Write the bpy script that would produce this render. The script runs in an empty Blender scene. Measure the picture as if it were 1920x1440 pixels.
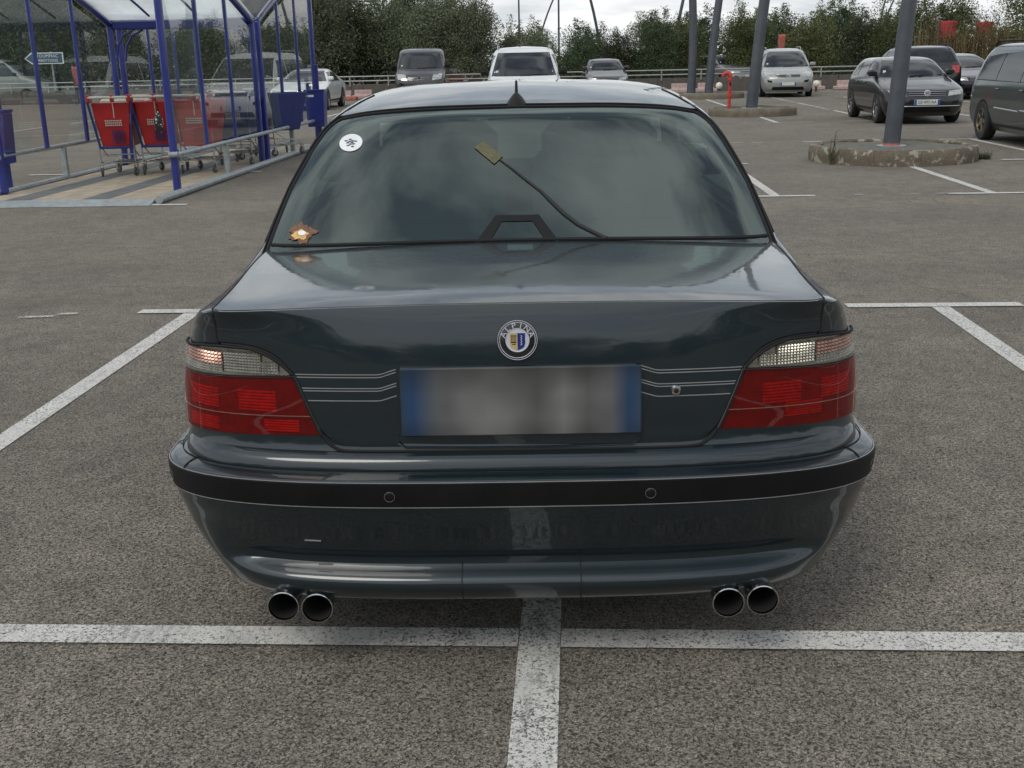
import bpy, math, random
import numpy as np
from mathutils import Vector, Matrix

R = math.radians
random.seed(7)
rng = np.random.default_rng(7)
sc = bpy.context.scene
col = sc.collection

# ------------------------------------------------------------------ camera
CAM_H = 1.52
cam_d = bpy.data.cameras.new('camera')
cam = bpy.data.objects.new('camera', cam_d)
col.objects.link(cam)
cam.location = (0, 0, CAM_H)
cam.rotation_mode = 'QUATERNION'
_p, _r = R(16.52), R(-1.24)
_f = Vector((0, math.cos(_p), -math.sin(_p)))
_u0 = Vector((0, math.sin(_p), math.cos(_p)))
_r0 = Vector((1, 0, 0))
_rt = _r0 * math.cos(_r) + _u0 * math.sin(_r)
_up = -_r0 * math.sin(_r) + _u0 * math.cos(_r)
cam.rotation_quaternion = Matrix((_rt, _up, -_f)).transposed().to_quaternion()
cam_d.sensor_width = 36.0
cam_d.lens = 36.0 * 2062.0 / 1920.0
cam_d.clip_start = 0.05
cam_d.clip_end = 3000
sc.camera = cam

# ------------------------------------------------------------------ light
SUN_EL, SUN_AZ = R(52), R(215)          # azimuth clockwise from +Y: behind the camera, to the left
world = bpy.data.worlds.new('World')
sc.world = world
world.use_nodes = True
wn, wl = world.node_tree.nodes, world.node_tree.links
wn.clear()
w_out = wn.new('ShaderNodeOutputWorld')
w_bg = wn.new('ShaderNodeBackground')
w_bg.inputs['Strength'].default_value = 0.1
sky = wn.new('ShaderNodeTexSky')
sky.sky_type = 'NISHITA'
sky.sun_disc = False
sky.sun_elevation = SUN_EL
sky.sun_rotation = SUN_AZ
sky.air_density = 1.3
sky.dust_density = 0.4
tc = wn.new('ShaderNodeTexCoord')
sep = wn.new('ShaderNodeSeparateXYZ')
wl.new(tc.outputs['Generated'], sep.inputs[0])
zz = wn.new('ShaderNodeMath'); zz.operation = 'MAXIMUM'; zz.inputs[1].default_value = 0.0
wl.new(sep.outputs['Z'], zz.inputs[0])
za = wn.new('ShaderNodeMath'); za.operation = 'ADD'; za.inputs[1].default_value = 0.18
wl.new(zz.outputs[0], za.inputs[0])
dx = wn.new('ShaderNodeMath'); dx.operation = 'DIVIDE'
dy = wn.new('ShaderNodeMath'); dy.operation = 'DIVIDE'
wl.new(sep.outputs['X'], dx.inputs[0]); wl.new(za.outputs[0], dx.inputs[1])
wl.new(sep.outputs['Y'], dy.inputs[0]); wl.new(za.outputs[0], dy.inputs[1])
cmb = wn.new('ShaderNodeCombineXYZ')
wl.new(dx.outputs[0], cmb.inputs[0]); wl.new(dy.outputs[0], cmb.inputs[1])
cmb.inputs[2].default_value = 3.7
cn = wn.new('ShaderNodeTexNoise')
cn.inputs['Scale'].default_value = 3.6
cn.inputs['Detail'].default_value = 8
cn.inputs['Roughness'].default_value = 0.56
cn.inputs['Distortion'].default_value = 0.35
wl.new(cmb.outputs[0], cn.inputs['Vector'])
cr = wn.new('ShaderNodeValToRGB')
cr.color_ramp.elements[0].position = 0.40
cr.color_ramp.elements[1].position = 0.58
wl.new(cn.outputs['Fac'], cr.inputs[0])
cn2 = wn.new('ShaderNodeTexNoise')
cn2.inputs['Scale'].default_value = 3.1
cn2.inputs['Detail'].default_value = 5
wl.new(cmb.outputs[0], cn2.inputs['Vector'])
shade = wn.new('ShaderNodeValToRGB')
shade.color_ramp.elements[0].position = 0.3
shade.color_ramp.elements[0].color = (5.0, 5.35, 5.6, 1)
shade.color_ramp.elements[1].position = 0.68
shade.color_ramp.elements[1].color = (8.2, 8.3, 8.3, 1)
wl.new(cn2.outputs['Fac'], shade.inputs[0])
wmix = wn.new('ShaderNodeMix'); wmix.data_type = 'RGBA'
hz_ = wn.new('ShaderNodeMapRange')
hz_.inputs['From Min'].default_value = 0.30
hz_.inputs['From Max'].default_value = 0.05
wl.new(sep.outputs['Z'], hz_.inputs[0])
mxm = wn.new('ShaderNodeMath'); mxm.operation = 'MAXIMUM'
wl.new(cr.outputs[0], mxm.inputs[0]); wl.new(hz_.outputs[0], mxm.inputs[1])
wl.new(mxm.outputs[0], wmix.inputs['Factor'])
hsv = wn.new('ShaderNodeHueSaturation'); hsv.inputs['Saturation'].default_value = 0.5
wl.new(sky.outputs[0], hsv.inputs['Color'])
wl.new(hsv.outputs[0], wmix.inputs['A'])
wl.new(shade.outputs[0], wmix.inputs['B'])
wl.new(wmix.outputs['Result'], w_bg.inputs['Color'])
wl.new(w_bg.outputs[0], w_out.inputs['Surface'])

sun_d = bpy.data.lights.new('sun', 'SUN')
sun_d.energy = 1.1
sun_d.angle = R(26)
sun_d.color = (1.0, 0.95, 0.87)
sun = bpy.data.objects.new('sun', sun_d)
col.objects.link(sun)
_sd = Vector((math.sin(SUN_AZ) * math.cos(SUN_EL), math.cos(SUN_AZ) * math.cos(SUN_EL), math.sin(SUN_EL)))
sun.rotation_mode = 'QUATERNION'
sun.rotation_quaternion = (-_sd).to_track_quat('-Z', 'Y')

vs = sc.view_settings
vs.view_transform = 'Standard'
vs.look = 'None'
vs.gamma = 1
vs.use_curve_mapping = False
vs.exposure = 0.38

# ------------------------------------------------------------------ materials
M = {}


def base_mat(name):
    m = bpy.data.materials.new(name)
    m.use_nodes = True
    nt = m.node_tree
    b = nt.nodes['Principled BSDF']
    M[name] = m
    return m, nt, b


def N(nt, kind, **kw):
    n = nt.nodes.new(kind)
    for k, v in kw.items():
        if hasattr(n, k):
            setattr(n, k, v)
        else:
            n.inputs[k].default_value = v
    return n


def ramp(nt, fac, stops):
    r = nt.nodes.new('ShaderNodeValToRGB')
    e = r.color_ramp.elements
    while len(e) < len(stops):
        e.new(0.5)
    for i, (p, c) in enumerate(stops):
        e[i].position = p
        if not hasattr(c, '__len__'):
            c = (c, c, c)
        e[i].color = (*c, 1)
    nt.links.new(fac, r.inputs[0])
    return r.outputs[0]


def mixc(nt, fac, a, b, mode='MIX'):
    m = nt.nodes.new('ShaderNodeMix'); m.data_type = 'RGBA'; m.blend_type = mode
    for s, v in (('Factor', fac), ('A', a), ('B', b)):
        if hasattr(v, 'node'):
            nt.links.new(v, m.inputs[s])
        elif s == 'Factor':
            m.inputs[0].default_value = v
        else:
            m.inputs[s].default_value = (*v, 1)
    return m.outputs['Result']


def simple(name, color, rough=0.5, metal=0.0, coat=0.0, var=0.12, scale=8.0, bump=0.0, bscale=60.0, spec=0.5, coatr=0.03):
    """one colour with procedural mottling and (optional) relief"""
    m, nt, b = base_mat(name)
    L = nt.links
    t = N(nt, 'ShaderNodeTexCoord')
    nz = N(nt, 'ShaderNodeTexNoise', Scale=scale, Detail=6, Roughness=0.6)
    L.new(t.outputs['Object'], nz.inputs['Vector'])
    c = np.array(color)
    out = ramp(nt, nz.outputs['Fac'], [(0.3, tuple(c * (1 - var))), (0.7, tuple(np.minimum(c * (1 + var), 1)))])
    L.new(out, b.inputs['Base Color'])
    rr = N(nt, 'ShaderNodeMapRange'); rr.inputs['To Min'].default_value = max(rough - 0.06, 0.02); rr.inputs['To Max'].default_value = min(rough + 0.08, 1)
    L.new(nz.outputs['Fac'], rr.inputs[0])
    L.new(rr.outputs[0], b.inputs['Roughness'])
    b.inputs['Metallic'].default_value = metal
    b.inputs['Coat Weight'].default_value = coat
    b.inputs['Coat Roughness'].default_value = coatr
    b.inputs['Specular IOR Level'].default_value = spec
    if bump:
        nb = N(nt, 'ShaderNodeTexNoise', Scale=bscale, Detail=5)
        L.new(t.outputs['Object'], nb.inputs['Vector'])
        bp = N(nt, 'ShaderNodeBump'); bp.inputs['Strength'].default_value = bump; bp.inputs['Distance'].default_value = 0.01
        L.new(nb.outputs['Fac'], bp.inputs['Height'])
        L.new(bp.outputs[0], b.inputs['Normal'])
    return m


def paint(name, color, flake=0.25, rough=0.38, dust=0.06):
    """car paint: metallic flake base under clear coat, a film of dust"""
    m, nt, b = base_mat(name)
    L = nt.links
    t = N(nt, 'ShaderNodeTexCoord')
    fl = N(nt, 'ShaderNodeTexNoise', Scale=900, Detail=2)
    L.new(t.outputs['Object'], fl.inputs['Vector'])
    c = np.array(color)
    flc = ramp(nt, fl.outputs['Fac'], [(0.35, tuple(c * (1 - flake))), (0.65, tuple(np.minimum(c * (1 + flake * 1.6), 1)))])
    du = N(nt, 'ShaderNodeTexNoise', Scale=3.5, Detail=8, Roughness=0.7)
    L.new(t.outputs['Object'], du.inputs['Vector'])
    df = ramp(nt, du.outputs['Fac'], [(0.4, 0.0), (0.75, dust)])
    L.new(mixc(nt, df, flc, (0.16, 0.15, 0.13)), b.inputs['Base Color'])
    b.inputs['Metallic'].default_value = 0.25
    b.inputs['Roughness'].default_value = rough
    b.inputs['Coat Weight'].default_value = 1.0
    cr_ = ramp(nt, du.outputs['Fac'], [(0.35, 0.015), (0.8, 0.12)])
    L.new(cr_, b.inputs['Coat Roughness'])
    nb = N(nt, 'ShaderNodeTexNoise', Scale=14, Detail=2)
    L.new(t.outputs['Object'], nb.inputs['Vector'])
    bp = N(nt, 'ShaderNodeBump'); bp.inputs['Strength'].default_value = 0.018; bp.inputs['Distance'].default_value = 0.02
    L.new(nb.outputs['Fac'], bp.inputs['Height'])
    L.new(bp.outputs[0], b.inputs['Coat Normal'])
    return m


def glassy(name, tint, ior=1.5, rough=0.01, dirt=0.0, dirtcol=(0.5, 0.5, 0.48), dscale=2.0, milky=False, gcol=(1, 1, 1)):
    """thin pane: tinted see-through plus a real reflection, with dirt"""
    m, nt, b = base_mat(name)
    L = nt.links
    nt.nodes.remove(b)
    o = nt.nodes['Material Output']
    tr = N(nt, 'ShaderNodeBsdfTransparent'); tr.inputs[0].default_value = (*tint, 1)
    gl = N(nt, 'ShaderNodeBsdfGlossy'); gl.inputs['Roughness'].default_value = rough; gl.inputs[0].default_value = (*gcol, 1)
    fr = N(nt, 'ShaderNodeFresnel'); fr.inputs['IOR'].default_value = ior
    mx = N(nt, 'ShaderNodeMixShader')
    ge = N(nt, 'ShaderNodeNewGeometry')
    fb = N(nt, 'ShaderNodeMath', operation='SUBTRACT'); fb.inputs[0].default_value = 1.0; L.new(ge.outputs['Backfacing'], fb.inputs[1])
    fm = N(nt, 'ShaderNodeMath', operation='MULTIPLY'); L.new(fr.outputs[0], fm.inputs[0]); L.new(fb.outputs[0], fm.inputs[1])
    L.new(fm.outputs[0], mx.inputs[0]); L.new(tr.outputs[0], mx.inputs[1]); L.new(gl.outputs[0], mx.inputs[2])
    last = mx.outputs[0]
    if dirt:
        t = N(nt, 'ShaderNodeTexCoord')
        nz = N(nt, 'ShaderNodeTexNoise', Scale=dscale, Detail=8, Roughness=0.65)
        L.new(t.outputs['Object'], nz.inputs['Vector'])
        f_ = ramp(nt, nz.outputs['Fac'], [(0.3, dirt * 0.5), (0.75, dirt)])
        di = N(nt, 'ShaderNodeBsdfTranslucent' if milky else 'ShaderNodeBsdfDiffuse'); di.inputs[0].default_value = (*dirtcol, 1)
        m2 = N(nt, 'ShaderNodeMixShader')
        L.new(f_, m2.inputs[0]); L.new(last, m2.inputs[1]); L.new(di.outputs[0], m2.inputs[2])
        last = m2.outputs[0]
    L.new(last, o.inputs['Surface'])
    return m


def asphalt():
    m, nt, b = base_mat('asphalt')
    L = nt.links
    t = N(nt, 'ShaderNodeTexCoord')
    V = t.outputs['Object']
    fine = N(nt, 'ShaderNodeTexNoise', Scale=170, Detail=3, Roughness=0.8); L.new(V, fine.inputs['Vector'])
    pit = N(nt, 'ShaderNodeTexNoise', Scale=105, Detail=4, Roughness=0.7, Distortion=0.9); L.new(V, pit.inputs['Vector'])
    vor = N(nt, 'ShaderNodeTexVoronoi', Scale=85); L.new(V, vor.inputs['Vector'])
    med = N(nt, 'ShaderNodeTexNoise', Scale=1.1, Detail=7, Roughness=0.65); L.new(V, med.inputs['Vector'])
    mp = N(nt, 'ShaderNodeMapping'); mp.inputs['Scale'].default_value = (0.12, 0.55, 1); mp.inputs['Rotation'].default_value = (0, 0, 0.06)
    L.new(V, mp.inputs['Vector'])
    big = N(nt, 'ShaderNodeTexNoise', Scale=1.0, Detail=5, Roughness=0.6); L.new(mp.outputs[0], big.inputs['Vector'])
    st = N(nt, 'ShaderNodeTexNoise', Scale=0.5, Detail=4, Roughness=0.5); L.new(V, st.inputs['Vector'])
    c0 = ramp(nt, fine.outputs['Fac'], [(0.32, (0.095, 0.086, 0.074)), (0.5, (0.225, 0.207, 0.181)), (0.68, (0.46, 0.432, 0.385))])
    stones = ramp(nt, vor.outputs['Color'], [(0.0, (0.62, 0.62, 0.62)), (1.0, (1.25, 1.23, 1.18))])
    c1 = mixc(nt, 0.75, c0, stones, 'MULTIPLY')
    pf = ramp(nt, pit.outputs['Fac'], [(0.38, 0.0), (0.50, 1.0)])
    c2 = mixc(nt, pf, (0.040, 0.037, 0.033), c1)
    mf = ramp(nt, med.outputs['Fac'], [(0.25, (0.80, 0.80, 0.80)), (0.75, (1.14, 1.13, 1.10))])
    c3 = mixc(nt, 1.0, c2, mf, 'MULTIPLY')
    bf = ramp(nt, big.outputs['Fac'], [(0.3, (0.86, 0.86, 0.87)), (0.7, (1.10, 1.08, 1.05))])
    c4 = mixc(nt, 1.0, c3, bf, 'MULTIPLY')
    m2 = N(nt, 'ShaderNodeTexNoise', Scale=7, Detail=6, Roughness=0.72, Distortion=0.4); L.new(V, m2.inputs['Vector'])
    c4 = mixc(nt, 1.0, c4, ramp(nt, m2.outputs['Fac'], [(0.28, (0.74, 0.74, 0.75)), (0.5, (1.0, 1.0, 1.0)), (0.74, (1.24, 1.22, 1.18))]), 'MULTIPLY')
    dn = N(nt, 'ShaderNodeTexNoise', Scale=2.2, Detail=5); L.new(V, dn.inputs['Vector'])
    wv_ = mixc(nt, 0.22, V, dn.outputs['Color'], 'ADD')
    ck = N(nt, 'ShaderNodeTexVoronoi', Scale=0.42); ck.feature = 'DISTANCE_TO_EDGE'; L.new(wv_, ck.inputs['Vector'])
    ckf = ramp(nt, ck.outputs['Distance'], [(0.0, 0.55), (0.004, 0.0)])
    ckm = N(nt, 'ShaderNodeMath', operation='MULTIPLY'); L.new(ckf, ckm.inputs[0]); L.new(ramp(nt, big.outputs['Fac'], [(0.48, 0.0), (0.6, 1.0)]), ckm.inputs[1])
    c4 = mixc(nt, ckm.outputs[0], c4, (0.035, 0.032, 0.028))
    of = ramp(nt, st.outputs['Fac'], [(0.58, 0.0), (0.74, 0.5)])
    c5 = mixc(nt, of, c4, (0.075, 0.070, 0.064))
    L.new(c5, b.inputs['Base Color'])
    b.inputs['Roughness'].default_value = 0.86
    b.inputs['Specular IOR Level'].default_value = 0.3
    h = mixc(nt, 0.6, fine.outputs['Fac'], pf)
    bp = N(nt, 'ShaderNodeBump'); bp.inputs['Strength'].default_value = 0.75; bp.inputs['Distance'].default_value = 0.006
    L.new(h, bp.inputs['Height']); L.new(bp.outputs[0], b.inputs['Normal'])


def line_paint(name, wear, scuff):
    m, nt, b = base_mat(name)
    L = nt.links
    t = N(nt, 'ShaderNodeTexCoord'); V = t.outputs['Object']
    g = N(nt, 'ShaderNodeNewGeometry')
    P = g.outputs['Position']
    pit = N(nt, 'ShaderNodeTexNoise', Scale=105, Detail=4, Roughness=0.7, Distortion=0.9); L.new(P, pit.inputs['Vector'])
    big = N(nt, 'ShaderNodeTexNoise', Scale=1.7, Detail=6, Roughness=0.7); L.new(P, big.inputs['Vector'])
    mp = N(nt, 'ShaderNodeMapping'); mp.inputs['Scale'].default_value = (11, 2.5, 1); mp.inputs['Rotation'].default_value = (0, 0, 0.5)
    L.new(P, mp.inputs['Vector'])
    sf = N(nt, 'ShaderNodeTexNoise', Scale=1.0, Detail=7, Roughness=0.75); L.new(mp.outputs[0], sf.inputs['Vector'])
    sfac = ramp(nt, sf.outputs['Fac'], [(0.50, 0.0), (0.66, scuff)])
    dirt = ramp(nt, big.outputs['Fac'], [(0.25, (0.50, 0.495, 0.465)), (0.7, (0.655, 0.65, 0.62))])
    L.new(mixc(nt, sfac, dirt, (0.22, 0.22, 0.215)), b.inputs['Base Color'])
    b.inputs['Roughness'].default_value = 0.75
    su = N(nt, 'ShaderNodeMath', operation='SUBTRACT'); L.new(pit.outputs['Fac'], su.inputs[0])
    w2 = ramp(nt, big.outputs['Fac'], [(0.3, 0.0), (0.75, wear)])
    L.new(w2, su.inputs[1])
    a = ramp(nt, su.outputs[0], [(0.32, 0.1), (0.43, 1.0)])
    L.new(a, b.inputs['Alpha'])


def leaf(name, c1, c2, trans=0.25):
    m, nt, b = base_mat(name)
    L = nt.links
    oi = N(nt, 'ShaderNodeObjectInfo')
    t = N(nt, 'ShaderNodeTexCoord')
    nz = N(nt, 'ShaderNodeTexNoise', Scale=1.3, Detail=4); L.new(t.outputs['Object'], nz.inputs['Vector'])
    n2 = N(nt, 'ShaderNodeTexNoise', Scale=9, Detail=3); L.new(t.outputs['Object'], n2.inputs['Vector'])
    c = mixc(nt, ramp(nt, nz.outputs['Fac'], [(0.35, 0.0), (0.65, 1.0)]), c1, c2)
    v = ramp(nt, n2.outputs['Fac'], [(0.3, (0.62, 0.62, 0.62)), (0.7, (1.35, 1.35, 1.3))])
    c = mixc(nt, 1.0, c, v, 'MULTIPLY')
    hs = N(nt, 'ShaderNodeHueSaturation')
    mr = N(nt, 'ShaderNodeMapRange'); mr.inputs['To Min'].default_value = 0.75; mr.inputs['To Max'].default_value = 1.25
    L.new(oi.outputs['Random'], mr.inputs[0]); L.new(mr.outputs[0], hs.inputs['Value'])
    mr2 = N(nt, 'ShaderNodeMapRange'); mr2.inputs['To Min'].default_value = 0.475; mr2.inputs['To Max'].default_value = 0.515
    L.new(oi.outputs['Random'], mr2.inputs[0]); L.new(mr2.outputs[0], hs.inputs['Hue'])
    L.new(c, hs.inputs['Color'])
    L.new(hs.outputs[0], b.inputs['Base Color'])
    b.inputs['Roughness'].default_value = 0.6
    tr = N(nt, 'ShaderNodeBsdfTranslucent'); L.new(hs.outputs[0], tr.inputs[0])
    mx = N(nt, 'ShaderNodeMixShader'); mx.inputs[0].default_value = trans
    L.new(b.outputs[0], mx.inputs[1]); L.new(tr.outputs[0], mx.inputs[2])
    L.new(mx.outputs[0], nt.nodes['Material Output'].inputs['Surface'])


def concrete(name, color, lichen=0.0, var=0.35):
    m, nt, b = base_mat(name)
    L = nt.links
    t = N(nt, 'ShaderNodeTexCoord'); V = t.outputs['Object']
    a = N(nt, 'ShaderNodeTexNoise', Scale=5, Detail=9, Roughness=0.7); L.new(V, a.inputs['Vector'])
    c = np.array(color)
    cc = ramp(nt, a.outputs['Fac'], [(0.28, tuple(c * (1 - var))), (0.72, tuple(c * (1 + var)))])
    f2 = N(nt, 'ShaderNodeTexNoise', Scale=70, Detail=4); L.new(V, f2.inputs['Vector'])
    cc = mixc(nt, 0.8, cc, ramp(nt, f2.outputs['Fac'], [(0.3, 0.55), (0.7, 1.3)]), 'MULTIPLY')
    if lichen:
        v = N(nt, 'ShaderNodeTexNoise', Scale=8.5, Detail=5, Roughness=0.55, Distortion=0.15); L.new(V, v.inputs['Vector'])
        lf = ramp(nt, v.outputs['Fac'], [(0.555, 0.0), (0.60, lichen)])
        cc = mixc(nt, lf, cc, (0.33, 0.31, 0.25))
    L.new(cc, b.inputs['Base Color'])
    b.inputs['Roughness'].default_value = 0.9
    bp = N(nt, 'ShaderNodeBump'); bp.inputs['Strength'].default_value = 0.6; bp.inputs['Distance'].default_value = 0.01
    L.new(f2.outputs['Fac'], bp.inputs['Height']); L.new(bp.outputs[0], b.inputs['Normal'])


asphalt()
line_paint('line_white', 0.13, 0.40)
line_paint('line_worn', 0.16, 0.85)
line_paint('line_faded', 0.30, 0.5)
paint('paint_teal', (0.0032, 0.0115, 0.0165), dust=.012)
paint('paint_black', (0.006, 0.0065, 0.009), dust=.02)
paint('paint_navy', (0.007, 0.009, 0.02), dust=.02)
paint('paint_green', (0.026, 0.042, 0.042), flake=0.2)
paint('paint_silver', (0.27, 0.28, 0.27), flake=0.12, dust=0.15)
paint('paint_grey', (0.25, 0.26, 0.265), flake=0.12, dust=0.15)
paint('paint_dkgrey', (0.03, 0.031, 0.034), flake=0.15, dust=.03)
paint('paint_white', (0.72, 0.74, 0.74), flake=0.03, dust=0.12)
paint('paint_red', (0.34, 0.03, 0.03), flake=0.08)
simple('trim_black', (0.006, 0.006, 0.007), rough=0.5, var=0.3, spec=0.25)
simple('gap_black', (0.004, 0.004, 0.005), rough=0.8)
simple('underside', (0.012, 0.012, 0.012), rough=0.9)
simple('rubber', (0.018, 0.018, 0.018), rough=0.75, var=0.3, bump=0.1)
simple('chrome', (0.62, 0.62, 0.62), rough=0.16, metal=1.0)
simple('silver_line', (0.50, 0.51, 0.52), rough=0.3, metal=0.6)
simple('alloy', (0.45, 0.45, 0.45), rough=0.32, metal=0.8, var=0.2)
simple('soot', (0.006, 0.006, 0.006), rough=0.95)
simple('headlamp_inner', (0.55, 0.56, 0.56), rough=0.2, metal=0.7, var=0.4, scale=40)
simple('lamp_red', (0.42, 0.012, 0.010), rough=0.25, coat=1.0, var=0.3, scale=30)
simple('reflector_red', (0.30, 0.030, 0.024), rough=0.4, var=0.4, scale=70)
simple('reflector_dark', (0.15, 0.014, 0.014), rough=0.5, var=0.3, scale=50)
simple('reflector_clear', (0.42, 0.41, 0.37), rough=0.20, metal=0.8, var=0.2, scale=60)
simple('reflector_pink', (0.42, 0.25, 0.21), rough=0.22, metal=0.7, var=0.25, scale=60)
simple('lamp_housing', (0.10, 0.10, 0.095), rough=0.5)
glassy('lens_red', (0.80, 0.06, 0.05), ior=1.5)
glassy('lens_clear', (0.93, 0.93, 0.91), ior=1.5)
glassy('window_tint', (0.19, 0.27, 0.26), ior=1.95, gcol=(0.86, 1.0, 0.96), dirt=0.012, dirtcol=(0.30, 0.36, 0.34), dscale=3.0)
glassy('clear_glass', (0.52, 0.60, 0.58), ior=1.5)
simple('car_glass', (0.012, 0.016, 0.020), rough=0.05, var=0.6, scale=3.0, spec=0.65)
simple('frit', (0.016, 0.015, 0.018), rough=0.08, spec=0.6)
simple('cabin', (0.12, 0.135, 0.13), rough=0.85, var=0.2)
simple('seat', (0.20, 0.22, 0.21), rough=0.8, var=0.2)
simple('cabin_light', (0.16, 0.18, 0.175), rough=0.8, var=0.15)
simple('tape_olive', (0.10, 0.095, 0.045), rough=0.7, var=0.3, scale=60)
simple('sticker_white', (0.78, 0.79, 0.80), rough=0.4)
simple('sticker_ink', (0.03, 0.05, 0.08), rough=0.5)
simple('brown_ink', (0.16, 0.075, 0.04), rough=0.6, var=0.5, scale=120)
simple('gold_ink', (0.62, 0.38, 0.13), rough=0.5, var=0.5, scale=160)
simple('badge_black', (0.008, 0.008, 0.009), rough=0.2, coat=1)
simple('badge_silver', (0.62, 0.64, 0.70), rough=0.3, metal=0.4)
simple('badge_gold', (0.55, 0.40, 0.17), rough=0.35, metal=0.3)
simple('badge_blue', (0.012, 0.022, 0.17), rough=0.25, coat=1)
simple('plate_white', (0.55, 0.56, 0.55), rough=0.4)
simple('plate_blue', (0.02, 0.07, 0.30), rough=0.4)
simple('ink', (0.012, 0.012, 0.012), rough=0.5)
simple('steel_blue', (0.016, 0.026, 0.19), rough=0.38, coat=0.4, var=0.2, scale=3)
simple('galvanised', (0.34, 0.37, 0.375), rough=0.5, metal=0.55, var=0.22, scale=14, bump=0.06)
simple('cart_wire', (0.40, 0.40, 0.39), rough=0.35, metal=0.85, var=0.25)
simple('cart_red', (0.40, 0.016, 0.018), rough=0.42, var=0.2, scale=4)
simple('cart_blue', (0.018, 0.03, 0.15), rough=0.45, var=0.2)
simple('cart_grey', (0.13, 0.145, 0.16), rough=0.5, var=0.2)
simple('cream', (0.55, 0.53, 0.46), rough=0.5)
simple('caster_grey', (0.07, 0.07, 0.07), rough=0.6)
simple('board_beige', (0.34, 0.285, 0.215), rough=0.8, var=0.25, scale=5, bump=0.15)
simple('board_grey', (0.115, 0.12, 0.125), rough=0.75, var=0.25, scale=5, bump=0.15)
simple('pole_grey', (0.060, 0.068, 0.082), rough=0.45, coat=0.15, var=0.25, scale=4, bump=0.05)
simple('primer_red', (0.42, 0.12, 0.10), rough=0.7)
simple('hydrant_red', (0.48, 0.045, 0.03), rough=0.5, var=0.35, scale=18)
simple('globe', (0.72, 0.70, 0.60), rough=0.35)
simple('barrier_pink', (0.40, 0.29, 0.27), rough=0.7, var=0.25, scale=6)
simple('barrier_red', (0.36, 0.13, 0.08), rough=0.7, var=0.3, scale=6)
simple('barrier_orange', (0.60, 0.30, 0.05), rough=0.7)
simple('bronze', (0.36, 0.31, 0.22), rough=0.35, metal=0.8, var=0.2)
simple('banner_red', (0.34, 0.03, 0.035), rough=0.8, var=0.2)
simple('banner_faded', (0.36, 0.11, 0.085), rough=0.8, var=0.25)
simple('sign_blue', (0.035, 0.085, 0.15), rough=0.5)
simple('bark', (0.075, 0.062, 0.048), rough=0.95, var=0.4, scale=12, bump=0.5, bscale=30)
simple('pale_bark', (0.30, 0.29, 0.26), rough=0.9, var=0.3, scale=12)
simple('reed', (0.24, 0.18, 0.085), rough=0.9, var=0.4, scale=3)
simple('weed', (0.06, 0.075, 0.03), rough=0.8, var=0.4, scale=30)
simple('earth', (0.10, 0.085, 0.06), rough=0.95, var=0.4, scale=3)
simple('wall_white', (0.7, 0.7, 0.7), rough=0.8)
simple('rail_metal', (0.30, 0.31, 0.30), rough=0.5, metal=0.5, var=0.2)
concrete('kerb', (0.165, 0.140, 0.105), lichen=0.0)
concrete('kerb_lichen', (0.135, 0.112, 0.082), lichen=0.85)
concrete('wall_concrete', (0.105, 0.095, 0.085), var=0.3)
concrete('moss_top', (0.125, 0.125, 0.105), var=0.3)
leaf('leaf_willow', (0.105, 0.128, 0.066), (0.15, 0.175, 0.115))
leaf('leaf_dark', (0.045, 0.075, 0.034), (0.075, 0.10, 0.045))
leaf('leaf_olive', (0.125, 0.122, 0.042), (0.095, 0.115, 0.045))
leaf('leaf_green', (0.075, 0.118, 0.038), (0.11, 0.135, 0.05))
leaf('leaf_brown', (0.16, 0.11, 0.048), (0.11, 0.105, 0.042))
glassy('pane', (0.93, 0.96, 0.945), ior=1.5, dirt=0.05, dirtcol=(0.45, 0.50, 0.49), dscale=0.9)
glassy('roof_pane', (0.80, 0.82, 0.82), ior=1.45, dirt=0.75, dirtcol=(0.92, 0.94, 0.94), dscale=0.7, rough=0.08, milky=True)

# plate: the photograph shows it out of focus, so the print is a soft smear of grey with blue ends
def plate_soft():
    m, nt, b = base_mat('plate_soft')
    L = nt.links
    t = N(nt, 'ShaderNodeTexCoord')
    s = N(nt, 'ShaderNodeSeparateXYZ'); L.new(t.outputs['Object'], s.inputs[0])
    mr = N(nt, 'ShaderNodeMapRange'); mr.inputs['From Min'].default_value = -0.29; mr.inputs['From Max'].default_value = 0.29
    L.new(s.outputs['X'], mr.inputs[0])
    g = (0.17, 0.17, 0.16); bl = (0.010, 0.040, 0.105)
    c = ramp(nt, mr.outputs[0], [(0.0, (0.015, 0.035, 0.07)), (0.05, bl), (0.16, (0.11, 0.115, 0.115)), (0.36, g), (0.48, (0.115, 0.115, 0.11)),
                                (0.57, (0.085, 0.083, 0.08)), (0.68, (0.16, 0.165, 0.155)), (0.78, (0.08, 0.078, 0.077)), (0.88, (0.11, 0.11, 0.115)), (0.95, (0.016, 0.05, 0.115)), (1.0, (0.03, 0.06, 0.11))])
    nz = N(nt, 'ShaderNodeTexNoise', Scale=9.0, Detail=1); L.new(t.outputs['Object'], nz.inputs['Vector'])
    c = mixc(nt, 1.0, c, ramp(nt, nz.outputs['Fac'], [(0.3, 0.72), (0.7, 1.25)]), 'MULTIPLY')
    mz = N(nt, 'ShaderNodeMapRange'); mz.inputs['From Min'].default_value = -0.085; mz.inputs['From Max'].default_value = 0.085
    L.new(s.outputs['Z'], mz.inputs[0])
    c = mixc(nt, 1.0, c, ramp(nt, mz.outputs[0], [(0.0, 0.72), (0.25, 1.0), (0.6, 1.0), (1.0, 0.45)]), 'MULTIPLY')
    L.new(c, b.inputs['Base Color'])
    b.inputs['Roughness'].default_value = 0.5
plate_soft()

# ------------------------------------------------------------------ geometry helpers


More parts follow.
